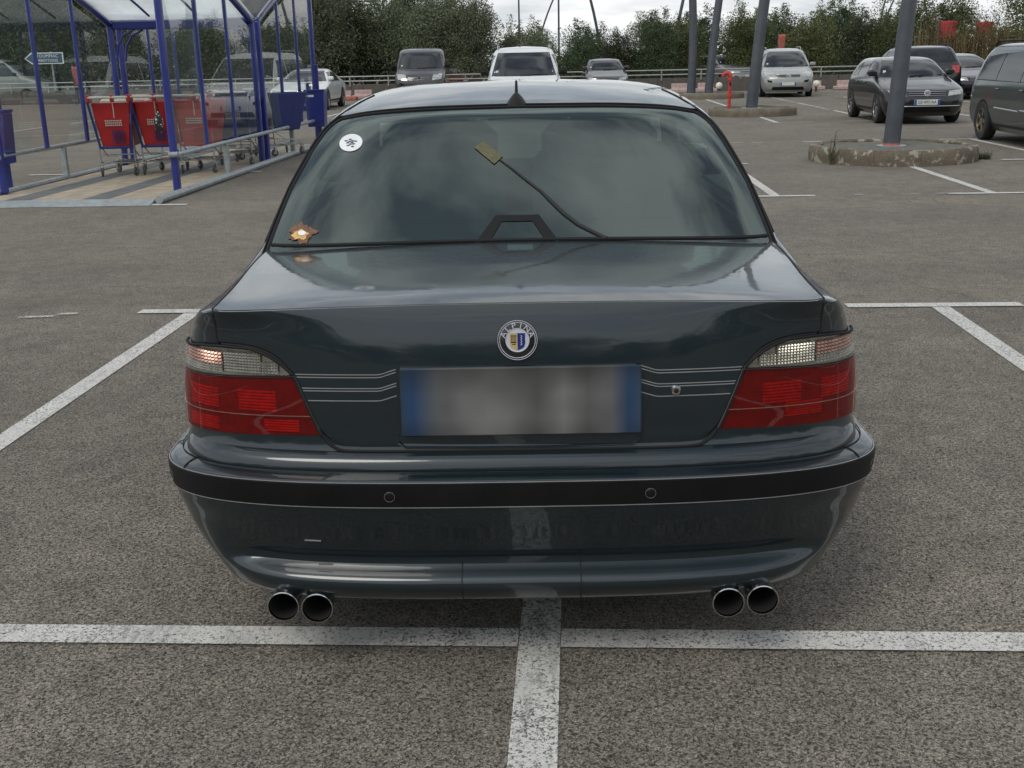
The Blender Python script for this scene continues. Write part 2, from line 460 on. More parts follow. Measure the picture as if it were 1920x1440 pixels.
def mono(pts):
    """smooth monotone interpolation through (x, y) pairs"""
    x = np.array([p[0] for p in pts], float); y = np.array([p[1] for p in pts], float)
    d = np.diff(y) / np.diff(x)
    m = np.zeros_like(y)
    m[0], m[-1] = d[0], d[-1]
    for i in range(1, len(x) - 1):
        if d[i - 1] * d[i] > 0:
            h0, h1 = x[i] - x[i - 1], x[i + 1] - x[i]
            w1, w2 = 2 * h1 + h0, h1 + 2 * h0
            m[i] = (w1 + w2) / (w1 / d[i - 1] + w2 / d[i])

    def fn(v):
        v = min(max(v, x[0]), x[-1])
        i = min(int(np.searchsorted(x, v, 'right')) - 1, len(x) - 2)
        h = x[i + 1] - x[i]; t = (v - x[i]) / h
        return float((2*t**3 - 3*t**2 + 1) * y[i] + (t**3 - 2*t**2 + t) * h * m[i] + (-2*t**3 + 3*t**2) * y[i + 1] + (t**3 - t**2) * h * m[i + 1])
    return fn


def smooth01(t):
    t = min(max(t, 0.0), 1.0)
    return t * t * (3 - 2 * t)


class MB:
    """collects geometry, then links it as ONE mesh object"""
    def __init__(s):
        s.v, s.f = [], []

    def add(s, vs_, fs):
        k = len(s.v)
        s.v += [tuple(p) for p in vs_]
        s.f += [tuple(i + k for i in f) for f in fs]
        return s

    def box(s, c, size, rz=0.0, taper=1.0, bev=0.0):
        hx, hy, hz = size[0] / 2, size[1] / 2, size[2] / 2
        ca, sa = math.cos(rz), math.sin(rz)
        if bev:
            b = min(bev, hx * .9, hy * .9, hz * .9)
            prof = [(hx - b, hy, ), (hx, hy - b)]
            ring = []
            for sx, sy in ((1, 1), (-1, 1), (-1, -1), (1, -1)):
                a = [(sx * (hx - b), sy * hy), (sx * hx, sy * (hy - b))]
                if (sx, sy) in ((1, 1), (-1, -1)):
                    a = a[::-1]
                ring += a
            lv = [(-hz, b), (-hz + b, 0), (hz - b, 0), (hz, b)]
            vs_, fs = [], []
            for z, ins in lv:
                for x, y in ring:
                    k = taper if z > 0 else 1
                    x2 = x * (1 - ins / hx) * k; y2 = y * (1 - ins / hy) * k
                    vs_.append((c[0] + x2 * ca - y2 * sa, c[1] + x2 * sa + y2 * ca, c[2] + z))
            n = 8
            for j in range(3):
                for i in range(n):
                    fs.append((j * n + i, j * n + (i + 1) % n, (j + 1) * n + (i + 1) % n, (j + 1) * n + i))
            fs.append(tuple(range(n - 1, -1, -1))); fs.append(tuple(range(3 * n, 4 * n)))
            return s.add(vs_, fs)
        vs_ = []
        for z, k in ((-hz, 1), (hz, taper)):
            for x, y in ((-hx, -hy), (hx, -hy), (hx, hy), (-hx, hy)):
                x *= k; y *= k
                vs_.append((c[0] + x * ca - y * sa, c[1] + x * sa + y * ca, c[2] + z))
        return s.add(vs_, [(3, 2, 1, 0), (4, 5, 6, 7), (0, 1, 5, 4), (1, 2, 6, 5), (2, 3, 7, 6), (3, 0, 4, 7)])

    def tube(s, path, r, n=8, closed=False, cap=True):
        P = [Vector(p) for p in path]
        rr = r if hasattr(r, '__len__') else [r] * len(P)
        vs_, fs = [], []
        up = None
        for i, p in enumerate(P):
            a = P[i - 1] if (i or closed) else p
            b = P[(i + 1) % len(P)] if (i < len(P) - 1 or closed) else p
            t = (b - a).normalized()
            if up is None:
                up = t.orthogonal().normalized()
            up = (up - t * up.dot(t))
            up = up.normalized() if up.length > 1e-6 else t.orthogonal().normalized()
            q = t.cross(up)
            for k in range(n):
                an = 2 * math.pi * k / n
                vs_.append(p + (up * math.cos(an) + q * math.sin(an)) * rr[i])
        m = len(P)
        for i in range(m if closed else m - 1):
            for k in range(n):
                j = (i + 1) % m
                fs.append((i * n + k, i * n + (k + 1) % n, j * n + (k + 1) % n, j * n + k))
        if cap and not closed:
            fs.append(tuple(range(n - 1, -1, -1))); fs.append(tuple(range((m - 1) * n, m * n)))
        return s.add(vs_, fs)

    def lathe(s, prof, axis='z', c=(0, 0, 0), n=24, closed_prof=False):
        vs_, fs = [], []
        for r_, h in prof:
            for k in range(n):
                a = 2 * math.pi * k / n
                x, y = r_ * math.cos(a), r_ * math.sin(a)
                p = {'z': (x, y, h), 'x': (h, x, y), 'y': (x, h, y)}[axis]
                vs_.append((c[0] + p[0], c[1] + p[1], c[2] + p[2]))
        m = len(prof)
        for i in range(m if closed_prof else m - 1):
            j = (i + 1) % m
            for k in range(n):
                fs.append((i * n + k, i * n + (k + 1) % n, j * n + (k + 1) % n, j * n + k))
        return s.add(vs_, fs)

    def grid(s, rows, wrap=False):
        m, n = len(rows), len(rows[0])
        fs = []
        for i in range(m - 1):
            for k in range(n if wrap else n - 1):
                fs.append((i * n + k, i * n + (k + 1) % n, (i + 1) * n + (k + 1) % n, (i + 1) * n + k))
        return s.add([p for r_ in rows for p in r_], fs)

    def prism(s, poly, d0, d1, axis='y'):
        """polygon in the plane across axis, extruded from d0 to d1"""
        n = len(poly)
        mk = {'y': lambda a, b, d: (a, d, b), 'x': lambda a, b, d: (d, a, b), 'z': lambda a, b, d: (a, b, d)}[axis]
        vs_ = [mk(a, b, d0) for a, b in poly] + [mk(a, b, d1) for a, b in poly]
        fs = [tuple(range(n)), tuple(range(2 * n - 1, n - 1, -1))]
        fs += [(i, i + n, (i + 1) % n + n, (i + 1) % n) for i in range(n)]
        return s.add(vs_, fs)

    def build(s, name, mat, parent=None, smooth=True, angle=None, solid=0.0, bevel=0.0, fix=True):
        me = bpy.data.meshes.new(name)
        me.from_pydata(s.v, [], s.f)
        me.validate()
        if fix:
            import bmesh
            bm = bmesh.new(); bm.from_mesh(me)
            bmesh.ops.remove_doubles(bm, verts=bm.verts, dist=1e-5)
            bmesh.ops.recalc_face_normals(bm, faces=bm.faces)
            bm.to_mesh(me); bm.free()
        me.materials.append(M[mat])
        if smooth:
            me.polygons.foreach_set('use_smooth', [True] * len(me.polygons))
            me.set_sharp_from_angle(angle=R(angle if angle is not None else 35))
        o = bpy.data.objects.new(name, me)
        col.objects.link(o)
        if parent is not None:
            o.parent = parent
        if solid:
            md = o.modifiers.new('solid', 'SOLIDIFY'); md.thickness = solid; md.offset = -1
        if bevel:
            md = o.modifiers.new('bevel', 'BEVEL'); md.width = bevel; md.segments = 2; md.limit_method = 'ANGLE'
        return o


def tag(o, label=None, cat=None, group=None, kind=None):
    for k, v in (('label', label), ('category', cat), ('group', group), ('kind', kind)):
        if v:
            o[k] = v
    return o


def thing(name, label, cat, loc=(0, 0, 0), rz=0.0, group=None):
    o = bpy.data.objects.new(name, None)
    o.empty_display_size = 0.2
    col.objects.link(o)
    o.location = loc
    o.rotation_euler = (0, 0, rz)
    return tag(o, label, cat, group)


def copy_tree(o, parent=None):
    c = o.copy()
    col.objects.link(c)
    if parent is not None:
        c.parent = parent
    for ch in list(o.children):
        copy_tree(ch, c)
    return c


def text_mesh(s, size, mat, parent, loc, rot, extrude=0.0006, align='CENTER', sx=1.0, name='lettering'):
    cu = bpy.data.curves.new('t', 'FONT')
    cu.body = s; cu.size = size; cu.align_x = align; cu.align_y = 'CENTER'; cu.extrude = extrude
    cu.resolution_u = 2
    ob = bpy.data.objects.new('t', cu)
    col.objects.link(ob)
    bpy.context.view_layer.update()
    me = bpy.data.meshes.new_from_object(ob.evaluated_get(bpy.context.evaluated_depsgraph_get()))
    bpy.data.objects.remove(ob)
    me.materials.clear(); me.materials.append(M[mat])
    o = bpy.data.objects.new(name, me)
    col.objects.link(o)
    o.parent = parent
    o.location = loc
    o.rotation_euler = rot
    o.scale = (sx, 1, 1)
    return o


def coons(bot, top, left, right, nu, nv):
    """bilinearly blended patch; the four edges are functions of 0..1"""
    rows = []
    c00, c10 = np.array(bot(0)), np.array(bot(1))
    c01, c11 = np.array(top(0)), np.array(top(1))
    for j in range(nv + 1):
        b = j / nv; row = []
        for i in range(nu + 1):
            a = i / nu
            p = (1 - b) * np.array(bot(a)) + b * np.array(top(a)) + (1 - a) * np.array(left(b)) + a * np.array(right(b)) \
                - ((1 - a) * (1 - b) * c00 + a * (1 - b) * c10 + (1 - a) * b * c01 + a * b * c11)
            row.append(p)
        rows.append(row)
    return rows


def poly(pts):
    """0..1 along a polyline, by length"""
    P = [np.array(p, float) for p in pts]
    d = [0.0]
    for a, b in zip(P, P[1:]):
        d.append(d[-1] + float(np.linalg.norm(b - a)))
    d = np.array(d) / d[-1]

    def fn(t):
        i = min(int(np.searchsorted(d, t, 'right')) - 1, len(P) - 2)
        k = (t - d[i]) / (d[i + 1] - d[i])
        return P[i] * (1 - k) + P[i + 1] * k
    return fn


# the lot's own axes: a across the bays, b along them (turned 3.45 degrees from the camera)
LY = 0.0603
LC, LS = math.cos(LY), math.sin(LY)


def lot(a, b, z=0.0):
    return (a * LC + b * LS, -a * LS + b * LC, z)

# ================================================================== ground and markings
gnd = MB()
gnd.grid([[(x, y, 0) for x in np.linspace(-600, 600, 7)] for y in np.linspace(-600, 600, 7)])
GROUND = tag(gnd.build('parking_ground', 'asphalt', None, smooth=False), kind='structure')


def strip(a0, b0, a1, b1, w, mat='line_white', z=.004):
    """one painted line between two lot points"""
    p, q = Vector(lot(a0, b0)), Vector(lot(a1, b1))
    d = (q - p).normalized(); n = Vector((-d.y, d.x, 0)) * w / 2
    k = max(2, int((q - p).length / .5))
    rows_ = []
    for i in range(k + 1):
        c = p.lerp(q, i / k)
        j = random.uniform(-.004, .004)
        rows_.append([c + n * (1 + j) + Vector((0, 0, z)), c - n * (1 - j) + Vector((0, 0, z))])
    return MB().grid(rows_).build('painted_line', mat, GROUND, smooth=False)


X0, W = -.1006, 2.335
for k in range(-4, 7):
    a = X0 + k * W
    m_ = 'line_worn' if k in (0,) else 'line_white'
    strip(a, -1.6, a, 6.73 if k else 6.7, .108 if k else .112, m_, .0042)
    strip(a - (.36 if k < 0 else .56), 6.77, a + .50, 6.77, .105, 'line_white', .0075)
strip(-12, 2.67, X0 - .058, 2.67, .098, 'line_worn', .0075)
strip(X0 + .058, 2.67, 16, 2.67, .098, 'line_white', .0075)
for k in range(-3, 9):
    a = X0 + k * W - .03
    strip(a, 12.33, a, 15.9, .105, 'line_white', .0042)
    strip(a - .5, 12.29, a + .42, 12.29, .10, 'line_white', .0075)
    strip(a - .9 + (k % 3) * .1, 16.02, a + .25, 16.02, .10, 'line_white', .0110)
    strip(a, 16.1, a, 19.85, .105, 'line_white' if k != 2 else 'line_faded', .0042)
    strip(a - .55, 19.9, a + .45, 19.9, .10, 'line_white', .0075)
for k in range(-6, 13):
    a = X0 + k * W - .03
    for b0, b1 in ((25.6, 30.6), (31.0, 40.6)):
        strip(a, b0, a, b1 - random.uniform(0, 1.2), .11, 'line_white' if random.random() > .3 else 'line_faded', .0042)
    strip(a - .8, 25.6, a + .8, 25.6, .11, 'line_faded', .0075)
# ghosts of older lettering and dashes
for a, b, l in ((3.05, 12.3, .1), (3.55, 12.27, .28), (3.92, 12.3, .14), (4.0, 12.3, .22), (2.6, 19.9, .35), (3.1, 19.85, .2), (3.55, 19.9, .1), (-3.52, 6.62, .22), (-3.95, 6.5, .3), (-3.3, 6.7, .12)):
    strip(a, b, a + l, b + .02, .05, 'line_faded', .0110)

# ================================================================== kerbed lamp islands
def island(a_xy, rad, h, mat, label):
    x, y = a_xy
    t = thing('lamp_island', label, 'kerb island', (x, y, 0))
    segs = 12
    n = 6
    for k in range(segs):
        mb = MB()
        a0, a1 = 2 * math.pi * k / segs + .0015, 2 * math.pi * (k + 1) / segs - .0015
        outer, rows_ = [], []
        prof = [(rad, -.01), (rad + .004, h * .5), (rad - .002, h - .03), (rad - .025, h), (rad - .13, h), (rad - .15, h - .02), (rad - .15, h - .08)]
        for i in range(n + 1):
            an = a0 + (a1 - a0) * i / n
            rows_.append([(r_ * math.cos(an), r_ * math.sin(an), z + (.006 * math.sin(an * 7.3) + .004 * math.sin(an * 17)) * (z > .1)) for r_, z in prof])
        mb.grid(rows_)
        mb.add(rows_[0], [tuple(range(7))]); mb.add(rows_[-1], [tuple(range(7))])
        mb.build('kerb_stone', mat, t, angle=40)
    f = MB()
    rows_ = []
    for r_ in np.linspace(.001, rad - .14, 8):
        rows_.append([(r_ * math.cos(a), r_ * math.sin(a), h - .035 + .012 * math.sin(5 * a + r_ * 9) * r_) for a in np.linspace(0, 2 * math.pi, 36, endpoint=False)])
    f.grid(rows_, wrap=True)
    f.build('infill', 'moss_top', t)
    return t


ISL = [((5.56, 16.15), 1.165, .215, 'kerb_lichen', 'round kerbed island with lichen patches and a weed at its edge'),
       ((6.25, 28.70), 1.10, .19, 'kerb', 'round kerbed island carrying a lamp pole and the red standpipe'),
       ((7.15, 40.4), 1.3, .19, 'kerb', 'round kerbed island carrying two lamp poles')]
for i_ in ISL:
    island(*i_)


def lamp_pole(base, lean, curve, rad, height, label, az, primer=False, head=True):
    """tapered steel pole that bows over to one side and carries a lantern on its tip"""
    t = thing('lamp_pole', label, 'lamp pole', base)
    pts, rr = [], []
    for k in range(15):
        s_ = k / 14
        h = height * s_
        off = lean * h + curve * h * h
        pts.append((off * math.cos(az), off * math.sin(az), h)); rr.append(rad * (1 - .35 * s_))
    MB().tube(pts, rr, 20).build('shaft', 'pole_grey', t)
    MB().lathe([(rad * 1.02, .0), (rad * 1.02, .045)], 'z', (0, 0, 0), 20).build('base_band', 'primer_red' if primer else 'pole_grey', t)
    MB().lathe([(rad * 1.75, 0), (rad * 1.75, .014), (rad * 1.0, .016)], 'z', (0, 0, 0), 20).build('base_plate', 'galvanised', t)
    if head:
        e = Vector(pts[-1])
        d = (Vector(pts[-1]) - Vector(pts[-2])).normalized()
        MB().tube([e, e + d * .25 + Vector((.25 * math.cos(az), .25 * math.sin(az), .02)), e + d * .3 + Vector((.75 * math.cos(az), .75 * math.sin(az), -.02))], [.05, .09, .07], 10).build('lantern', 'galvanised', t)
    return t


lamp_pole((5.56, 16.2, .18), .045, .004, .118, 7.5, 'thick dark lamp pole with a pinkish foot on the lichen covered island', 0.15, primer=True)
lamp_pole((6.28, 28.95, .155), .070, .006, .150, 8.0, 'dark lamp pole bowing outward beside the red standpipe', 0.1)
lamp_pole((6.62, 40.6, .155), .045, -.016, .155, 8.5, 'dark lamp pole bowing over the aisle from the farthest island', 0.0)
lamp_pole((7.22, 40.4, .155), .045, .013, .150, 8.5, 'dark lamp pole bowing away from its twin on the farthest island', 0.05)
# far street lamps beyond the wall
far = [((5.3, 62, 0), -.03, -.028, .09, 7.5, 0), ((8.7, 60, 0), .05, .02, .10, 7.5, 0), ((.85, 66, 0), .0, .0, .06, 8.0, 0), ((3.3, 70, 0), .0, .0, .07, 8.5, 0),
       ((1.6, 64, 0), .02, .05, .06, 6.0, 0.0), ((18.6, 58, 0), .03, .05, .05, 5.2, 0), ((22.4, 60, 0), -.05, -.03, .06, 6.2, 0), ((26.4, 58, 0), .08, .02, .07, 6.5, 0), ((28.0, 61, 0), .09, .02, .06, 6.5, 0), ((20.6, 64, 0), .02, .02, .06, 6.0, 0)]
for k, (b_, l_, c_, r_, h_, z_) in enumerate(far):
    t = lamp_pole(b_, l_, c_, r_, h_, 'slender street lamp rising behind the tree belt', z_)
    t['group'] = 'street lamps behind the tree belt'
    t.name = 'street_lamp'

# red standpipe
sp = thing('standpipe', 'red fire standpipe with a hooked outlet on the kerbed island', 'hydrant', (5.66, 28.72, .155))
MB().tube([(0, 0, 0), (0, 0, .78)], .040, 12).lathe([(.062, .30), (.066, .34), (.062, .38)], 'z', (0, 0, 0), 12).build('riser', 'hydrant_red', sp)
MB().tube([(0, 0, .75), (0, 0, .83), (-.04, 0, .88), (-.12, 0, .88), (-.17, 0, .85), (-.175, 0, .80)], [.05, .055, .056, .052, .046, .04], 12).build('outlet', 'hydrant_red', sp)
MB().lathe([(.06, .70), (.066, .73), (.06, .76)], 'z', (0, 0, 0), 12).build('collar', 'hydrant_red', sp)
MB().box((0, -.045, .62), (.05, .02, .07), bev=.005).build('tag', 'trim_black', sp)

# globes on short posts beside the people carrier
for k, (x, y) in enumerate(((8.35, 44.5), (12.1, 44.3))):
    t = thing('globe_marker', 'white globe on a short stub by the concrete wall', 'globe', (x, y, 0), 0, 'white globes by the wall')
    mb = MB(); mb.lathe([(.135 * math.sin(a), .30 - .135 * math.cos(a)) for a in np.linspace(.001, math.pi - .001, 12)], 'z', (0, 0, 0), 18)
    mb.build('globe', 'globe', t)
    MB().tube([(0, 0, 0), (0, 0, .18)], .05, 8).build('stub', 'caster_grey', t)

# ================================================================== wall with hand rail, barriers
wall = thing('boundary_wall', 'low concrete boundary wall topped with a two bar metal hand rail', 'wall', (0, 0, 0), -LY)
WB = 48.2
k = 0
for a in np.arange(-64, 64, 2.5):
    MB().box((a + 1.25, WB + .1, .28), (2.485, .2, .56), bev=.012).build('wall_panel', 'wall_concrete', wall)
for a in np.arange(-64, 64, 1.65):
    MB().box((a, WB - .025, .68), (.05, .05, .42)).build('rail_post', 'rail_metal', wall, smooth=False)
for z in (.70, .885):
    MB().tube([(-64, WB - .02, z), (63.5, WB - .02, z)], .028, 8).build('rail_bar', 'rail_metal', wall)


def barrier(a, b, l, mat, label, group, lo='barrier_pink', rz=0.0):
    t = thing('traffic_barrier', label, 'barrier', lot(a, b), -LY + rz, group)
    MB().box((0, 0, .08), (l, .36, .16), bev=.03).build('foot', lo, t)
    MB().prism([(-.16, .155), (.16, .155), (.09, .22), (.07, .38), (-.07, .38), (-.09, .22)], -l * .36, l * .36, 'x').build('stem', mat, t, bevel=.015)
    return t


GB = 'pale plastic barriers along the wall'
for a, b, l in ((-8.7, 46.6, 1.0), (-7.5, 46.9, .9), (-18.2, 46.8, 1.1), (-15.4, 46.8, 1.1), (4.3, 46.6, 1.0), (5.35, 46.8, .9), (9.6, 46.9, 1.1), (10.9, 46.6, .9)):
    barrier(a, b, l, 'barrier_pink', 'faded pink plastic traffic barrier at the foot of the wall', GB)
barrier(-9.6, 45.7, 1.6, 'barrier_pink', 'longer barrier with orange red foot beside the white saloon', None, lo='barrier_red')
cone = thing('orange_post', 'small orange post on top of the wall barrier', 'post', (14.5, 46.2, 0))
MB().lathe([(.10, 0), (.10, .03), (.055, .05), (.05, .75), (.001, .76)], 'z', (0, 0, 0), 12).build('post_body', 'barrier_orange', cone)

# weed at the kerb, tuft at its far edge
wd = thing('weed_plant', 'thin weed growing against the lichen covered kerb', 'weed', (4.50, 15.52, 0))
mb = MB()
for k in range(5):
    a = k * 1.3; h = (.46, .30, .22, .36, .18)[k]
    mb.tube([(0, 0, 0), (.03 * math.cos(a), .02 * math.sin(a), h * .5), (.09 * math.cos(a) * (k != 0) + .05, .05 * math.sin(a), h)], [.009, .007, .003], 5)
mb.build('stem', 'weed', wd)
mb = MB()
for k in range(60):
    z = random.uniform(.06, .46); a = random.uniform(0, 6.28)
    c = Vector((.05 * z / .46 + random.uniform(-.03, .03), random.uniform(-.03, .03), z))
    d = Vector((math.cos(a), math.sin(a), random.uniform(-.2, .6))).normalized() * random.uniform(.03, .055)
    s_ = Vector((-math.sin(a), math.cos(a), .2)) * .010
    mb.add([c, c + d * .5 + s_, c + d, c + d * .5 - s_], [(0, 1, 2, 3)])
mb.build('leaves', 'weed', wd, smooth=False)
tf = thing('grass_tuft', 'dark grass tuft at the foot of the lichen covered kerb', 'grass tuft', (6.76, 15.85, 0))
mb = MB()
for k in range(140):
    a = random.uniform(0, 6.28); r_ = random.uniform(0, .10)
    c = Vector((r_ * math.cos(a), r_ * math.sin(a), 0)); h = random.uniform(.05, .15)
    e = c + Vector((.6 * h * math.cos(a), .6 * h * math.sin(a), h)); s_ = Vector((-math.sin(a), math.cos(a), 0)) * .006
    mb.add([c - s_, c + s_, e], [(0, 1, 2)])
tfm = mb.build('blades', 'weed', tf, smooth=False); tfm['kind'] = 'stuff'

# ================================================================== the saloon in the middle
CAR = thing('parked_car', 'dark teal four door saloon seen from behind, parked across a painted bay line', 'car', (0.013, 2.46, 0), -0.017)
CLEN = 4.98
T_v0 = mono([(.18, .20), (.30, .12), (.50, .058), (.545, .056), (.565, .060), (.582, .070), (.594, .092), (.62, .100), (.70, .104), (.80, .112), (.85, .120), (.88, .128), (.91, .138), (.93, .146), (.942, .152)])
T_b = mono([(.18, .86), (.30, .885), (.50, .890), (.60, .888), (.70, .884), (.76, .877), (.82, .866), (.86, .852), (.90, .832), (.93, .797), (.942, .752)])
T_n = mono([(.18, 3.2), (.80, 3.3), (.88, 3.8), (.91, 4.6), (.93, 6.5), (.942, 10.0)])
T_L = mono([(.18, .34), (.80, .32), (.88, .28), (.93, .20), (.942, .14)])


def t_crown(q, u):
    return .010 * smooth01((q - .80) / .142) * max(1 - (u / .74) ** 2, -.2)


def t_grow(v):
    return .045 * smooth01((v - .35) / 1.3)


def T(t, q):
    """tail and side skin: t 0..1 round the rear corner, past 1 forward along the side"""
    b, v0, n, L_ = T_b(q), T_v0(q), T_n(q), T_L(q)
    if t <= 1:
        a = t * math.pi / 2
        u = b * math.sin(a) ** (2 / n)
        v = v0 + L_ * (1 - math.cos(a) ** (2 / n))
    else:
        v = v0 + L_ + (t - 1)
        u = b + t_grow(v)
    return Vector((u, v, q + t_crown(q, u)))


def t_of(u, q):
    x = min(u / T_b(q), 1.0)
    return math.asin(x ** (T_n(q) / 2)) / (math.pi / 2)


def t_nrm(t, q):
    e = 1e-3
    a = T(t + e, q) - T(t - e if t > e else t, q)
    b = T(t, q + e) - T(t, q - e)
    n = a.cross(b)
    if n.length < 1e-9:
        return Vector((0, -1, 0))
    n.normalize()
    if n.y > 0.3 or (t > 1 and n.x < 0):
        n = -n
    return n


# --- body skin (rear, both sides, nose)
qs = sorted(set([.18, .24, .30, .40, .50, .52, .545, .555, .565, .574, .582, .588, .594, .61, .64, .67, .70, .73, .76, .79, .82, .84, .86, .875, .89, .90, .91, .92, .93, .936, .942]))
tt = [i / 28 for i in range(29)]
tt = [1 - (1 - x) ** 1.35 for x in tt]
sides = [0.06, .14, .25, .4, .55, .75, 1.0, 1.3, 1.6, 1.9, 2.2, 2.5, 2.8, 3.1, 3.4]
NOSE = [i / 14 for i in range(15)]
rows = []
for q in qs:
    half = [T(t, q) for t in tt] + [T(1 + s_, q) for s_ in sides]
    e = half[-1]
    bq, Lf = e.x, CLEN - .02 - (0.55 if q < .75 else .55 + (q - .75) * 3.2) - e.y
    nf = 2.9
    for k in NOSE[1:]:
        a = (1 - k) * math.pi / 2
        u = bq * math.sin(a) ** (2 / nf)
        v = e.y + (CLEN - T_v0(q) * .6 - e.y - max(0, q - .74) * 1.2) * math.cos(a) ** (2 / nf)
        half.append(Vector((u, v, q - 0.16 * max(0, (v - 3.6)) * smooth01((q - .6) / .3))))
    rows.append([Vector((-p.x, p.y, p.z)) for p in half[::-1][:-1]] + half)
mb = MB()
mb.grid(rows)
nn = len(rows[0])
# bonnet: skin across the front of the top ring
top = rows[-1]
hl = len(tt) + len(sides) - 1
fr = len(half) - 1 - hl
bon = []
for i in range(0, fr + 1):
    # ring runs front centre(left copy) ... rear ... front centre; walk both sides together
    R_ = top[(nn - 1) - i]; L_ = top[i]
    row = []
    for k in range(13):
        c = k / 12
        p = L_.lerp(R_, c)
        row.append(Vector((p.x, p.y, p.z + .05 * (1 - (2 * c - 1) ** 2) * smooth01(i / fr * 1.5))))
    bon.append(row)
mb.grid(bon)
body = mb.build('body', 'paint_teal', CAR, angle=28)
MB().box((0, 2.65, .215), (1.2, 4.1, .05)).build('underside', 'underside', CAR, smooth=False)

# --- greenhouse
G_vr = mono([(.88, .83), (.95, .937), (1.0, 1.018), (1.1, 1.18), (1.2, 1.342), (1.3, 1.503), (1.325, 1.545), (1.338, 1.58), (1.35, 1.64), (1.367, 1.73), (1.39, 1.89), (1.404, 2.0), (1.42, 2.16), (1.431, 2.40)])
G_b = mono([(.88, .885), (.92, .858), (.95, .838), (1.0, .824), (1.1, .797), (1.2, .760), (1.27, .728), (1.30, .710), (1.332, .684), (1.367, .648), (1.39, .607), (1.404, .553), (1.42, .40), (1.431, .03)])
G_n = mono([(.88, 5), (1.1, 5), (1.2, 4.8), (1.3, 4.2), (1.35, 3.3), (1.39, 2.7), (1.42, 2.2), (1.431, 2)])
G_L = mono([(.88, .30), (1.1, .30), (1.2, .32), (1.3, .37), (1.35, .44), (1.39, .5), (1.42, .35), (1.431, .05)])
G_vf = mono([(.88, 4.0), (.95, 3.80), (1.05, 3.6), (1.2, 3.3), (1.32, 3.05), (1.35, 2.98), (1.37, 2.9), (1.39, 2.8), (1.404, 2.72), (1.42, 2.6), (1.431, 2.45)])


def Gs(u, w):
    """rear face of the greenhouse at half width u, height w"""
    b, n = G_b(w), G_n(w)
    x = min(abs(u) / b, 1.0)
    return Vector((u, G_vr(w) + G_L(w) * (1 - max(1 - x ** n, 0) ** (1 / n)), w))


def g_nrm(u, w):
    e = 1e-3
    a = Gs(u + e, w) - Gs(u - e, w); b = Gs(u, w + e) - Gs(u, w - e)
    n = a.cross(b).normalized()
    return n if n.y < 0 else -n


EDGE = [(.795, .940), (.785, 1.0), (.761, 1.106), (.714, 1.221), (.684, 1.274), (.664, 1.296), (.636, 1.311)]
g_edge = mono(sorted([(w, u) for u, w in EDGE]))
g_topw = mono([(0, 1.343), (.3, 1.340), (.45, 1.334), (.55, 1.326), (.64, 1.311)])
ws = [.88, .92, .95, .98, 1.01, 1.04, 1.07, 1.10, 1.13, 1.16, 1.19, 1.22, 1.245, 1.27, 1.285, 1.30, 1.31, 1.318, 1.326, 1.332, 1.338, 1.344, 1.35, 1.356, 1.362, 1.368, 1.374, 1.38, 1.386, 1.392, 1.398, 1.404, 1.409, 1.414, 1.419, 1.423, 1.427, 1.43, 1.431]
tg = [1 - (1 - i / 44) ** 1.5 for i in range(45)]
rows = []
for w in ws:
    b, n, L_, vr, vf = G_b(w), G_n(w), G_L(w), G_vr(w), G_vf(w)
    half = []
    for t in tg:
        a = t * math.pi / 2
        half.append(Vector((b * math.sin(a) ** (2 / n), vr + L_ * (1 - math.cos(a) ** (2 / n)), w)))
    e = half[-1]
    Lf = min(.45, (vf - e.y) * .8)
    for k in range(1, 7):
        half.append(Vector((b, e.y + (vf - Lf - e.y) * k / 6, w)))
    for k in range(1, 13):
        a = (1 - k / 12) * math.pi / 2
        half.append(Vector((b * math.sin(a) ** (2 / 3.2), vf - Lf + Lf * math.cos(a) ** (2 / 3.2), w)))
    rows.append(half)
mb = MB()
V_, F_ = [], []
nh = len(rows[0])
for sgn in (1, -1):
    base = len(V_)
    for r_ in rows:
        V_ += [Vector((p.x * sgn, p.y, p.z)) for p in r_]
    for j in range(len(rows) - 1):
        for i in range(nh - 1):
            q4 = [rows[j][i], rows[j][i + 1], rows[j + 1][i + 1], rows[j + 1][i]]
            c = sum(q4, Vector()) / 4
            if i < len(tg) - 1 and c.z < g_topw(min(c.x, .64)) - .018 and c.x < g_edge(c.z) - .02:
                continue            # the opening of the rear window
            if len(tg) - 1 <= i < len(tg) + 5 and .985 < c.z < 1.30 and len(tg) <= i:
                continue            # side windows
            if i >= len(tg) + 9 and .98 < c.z < 1.335:
                continue            # windscreen
            F_.append(tuple(base + k for k in (j * nh + i, j * nh + i + 1, (j + 1) * nh + i + 1, (j + 1) * nh + i)))
mb.add(V_, F_)
roof = mb.build('roof', 'paint_teal', CAR, angle=40)

# rear window: dark border band, pane, seal
def wpatch(k_edge, k_top, wb, nu=48, nv=20, off=.004):
    ed = [(u - k_edge, w - k_top * .4) for u, w in EDGE]
    ed = [(u, w) for u, w in ed]
    topl = [(u, g_topw(min(u, .64)) - k_top) for u in np.linspace(ed[-1][0], -ed[-1][0], 25)] if False else None
    eu, ew = ed[-1]
    ed = ed[:-1] + [(eu, g_topw(min(eu, .64)) - k_top)]
    R_ = poly([(ed[0][0], wb)] + ed[1:])
    L_ = poly([(-ed[0][0], wb)] + [(-u, w) for u, w in ed[1:]])
    B_ = lambda t: (ed[0][0] * (2 * t - 1), wb + .010 * (1 - (2 * t - 1) ** 2))
    T_ = lambda t: (ed[-1][0] * (2 * t - 1), g_topw(min(abs(ed[-1][0] * (2 * t - 1)), .64)) - k_top)
    pts = coons(B_, T_, L_, R_, nu, nv)
    return [[Gs(p[0], p[1]) + g_nrm(p[0], p[1]) * off for p in r_] for r_ in pts]


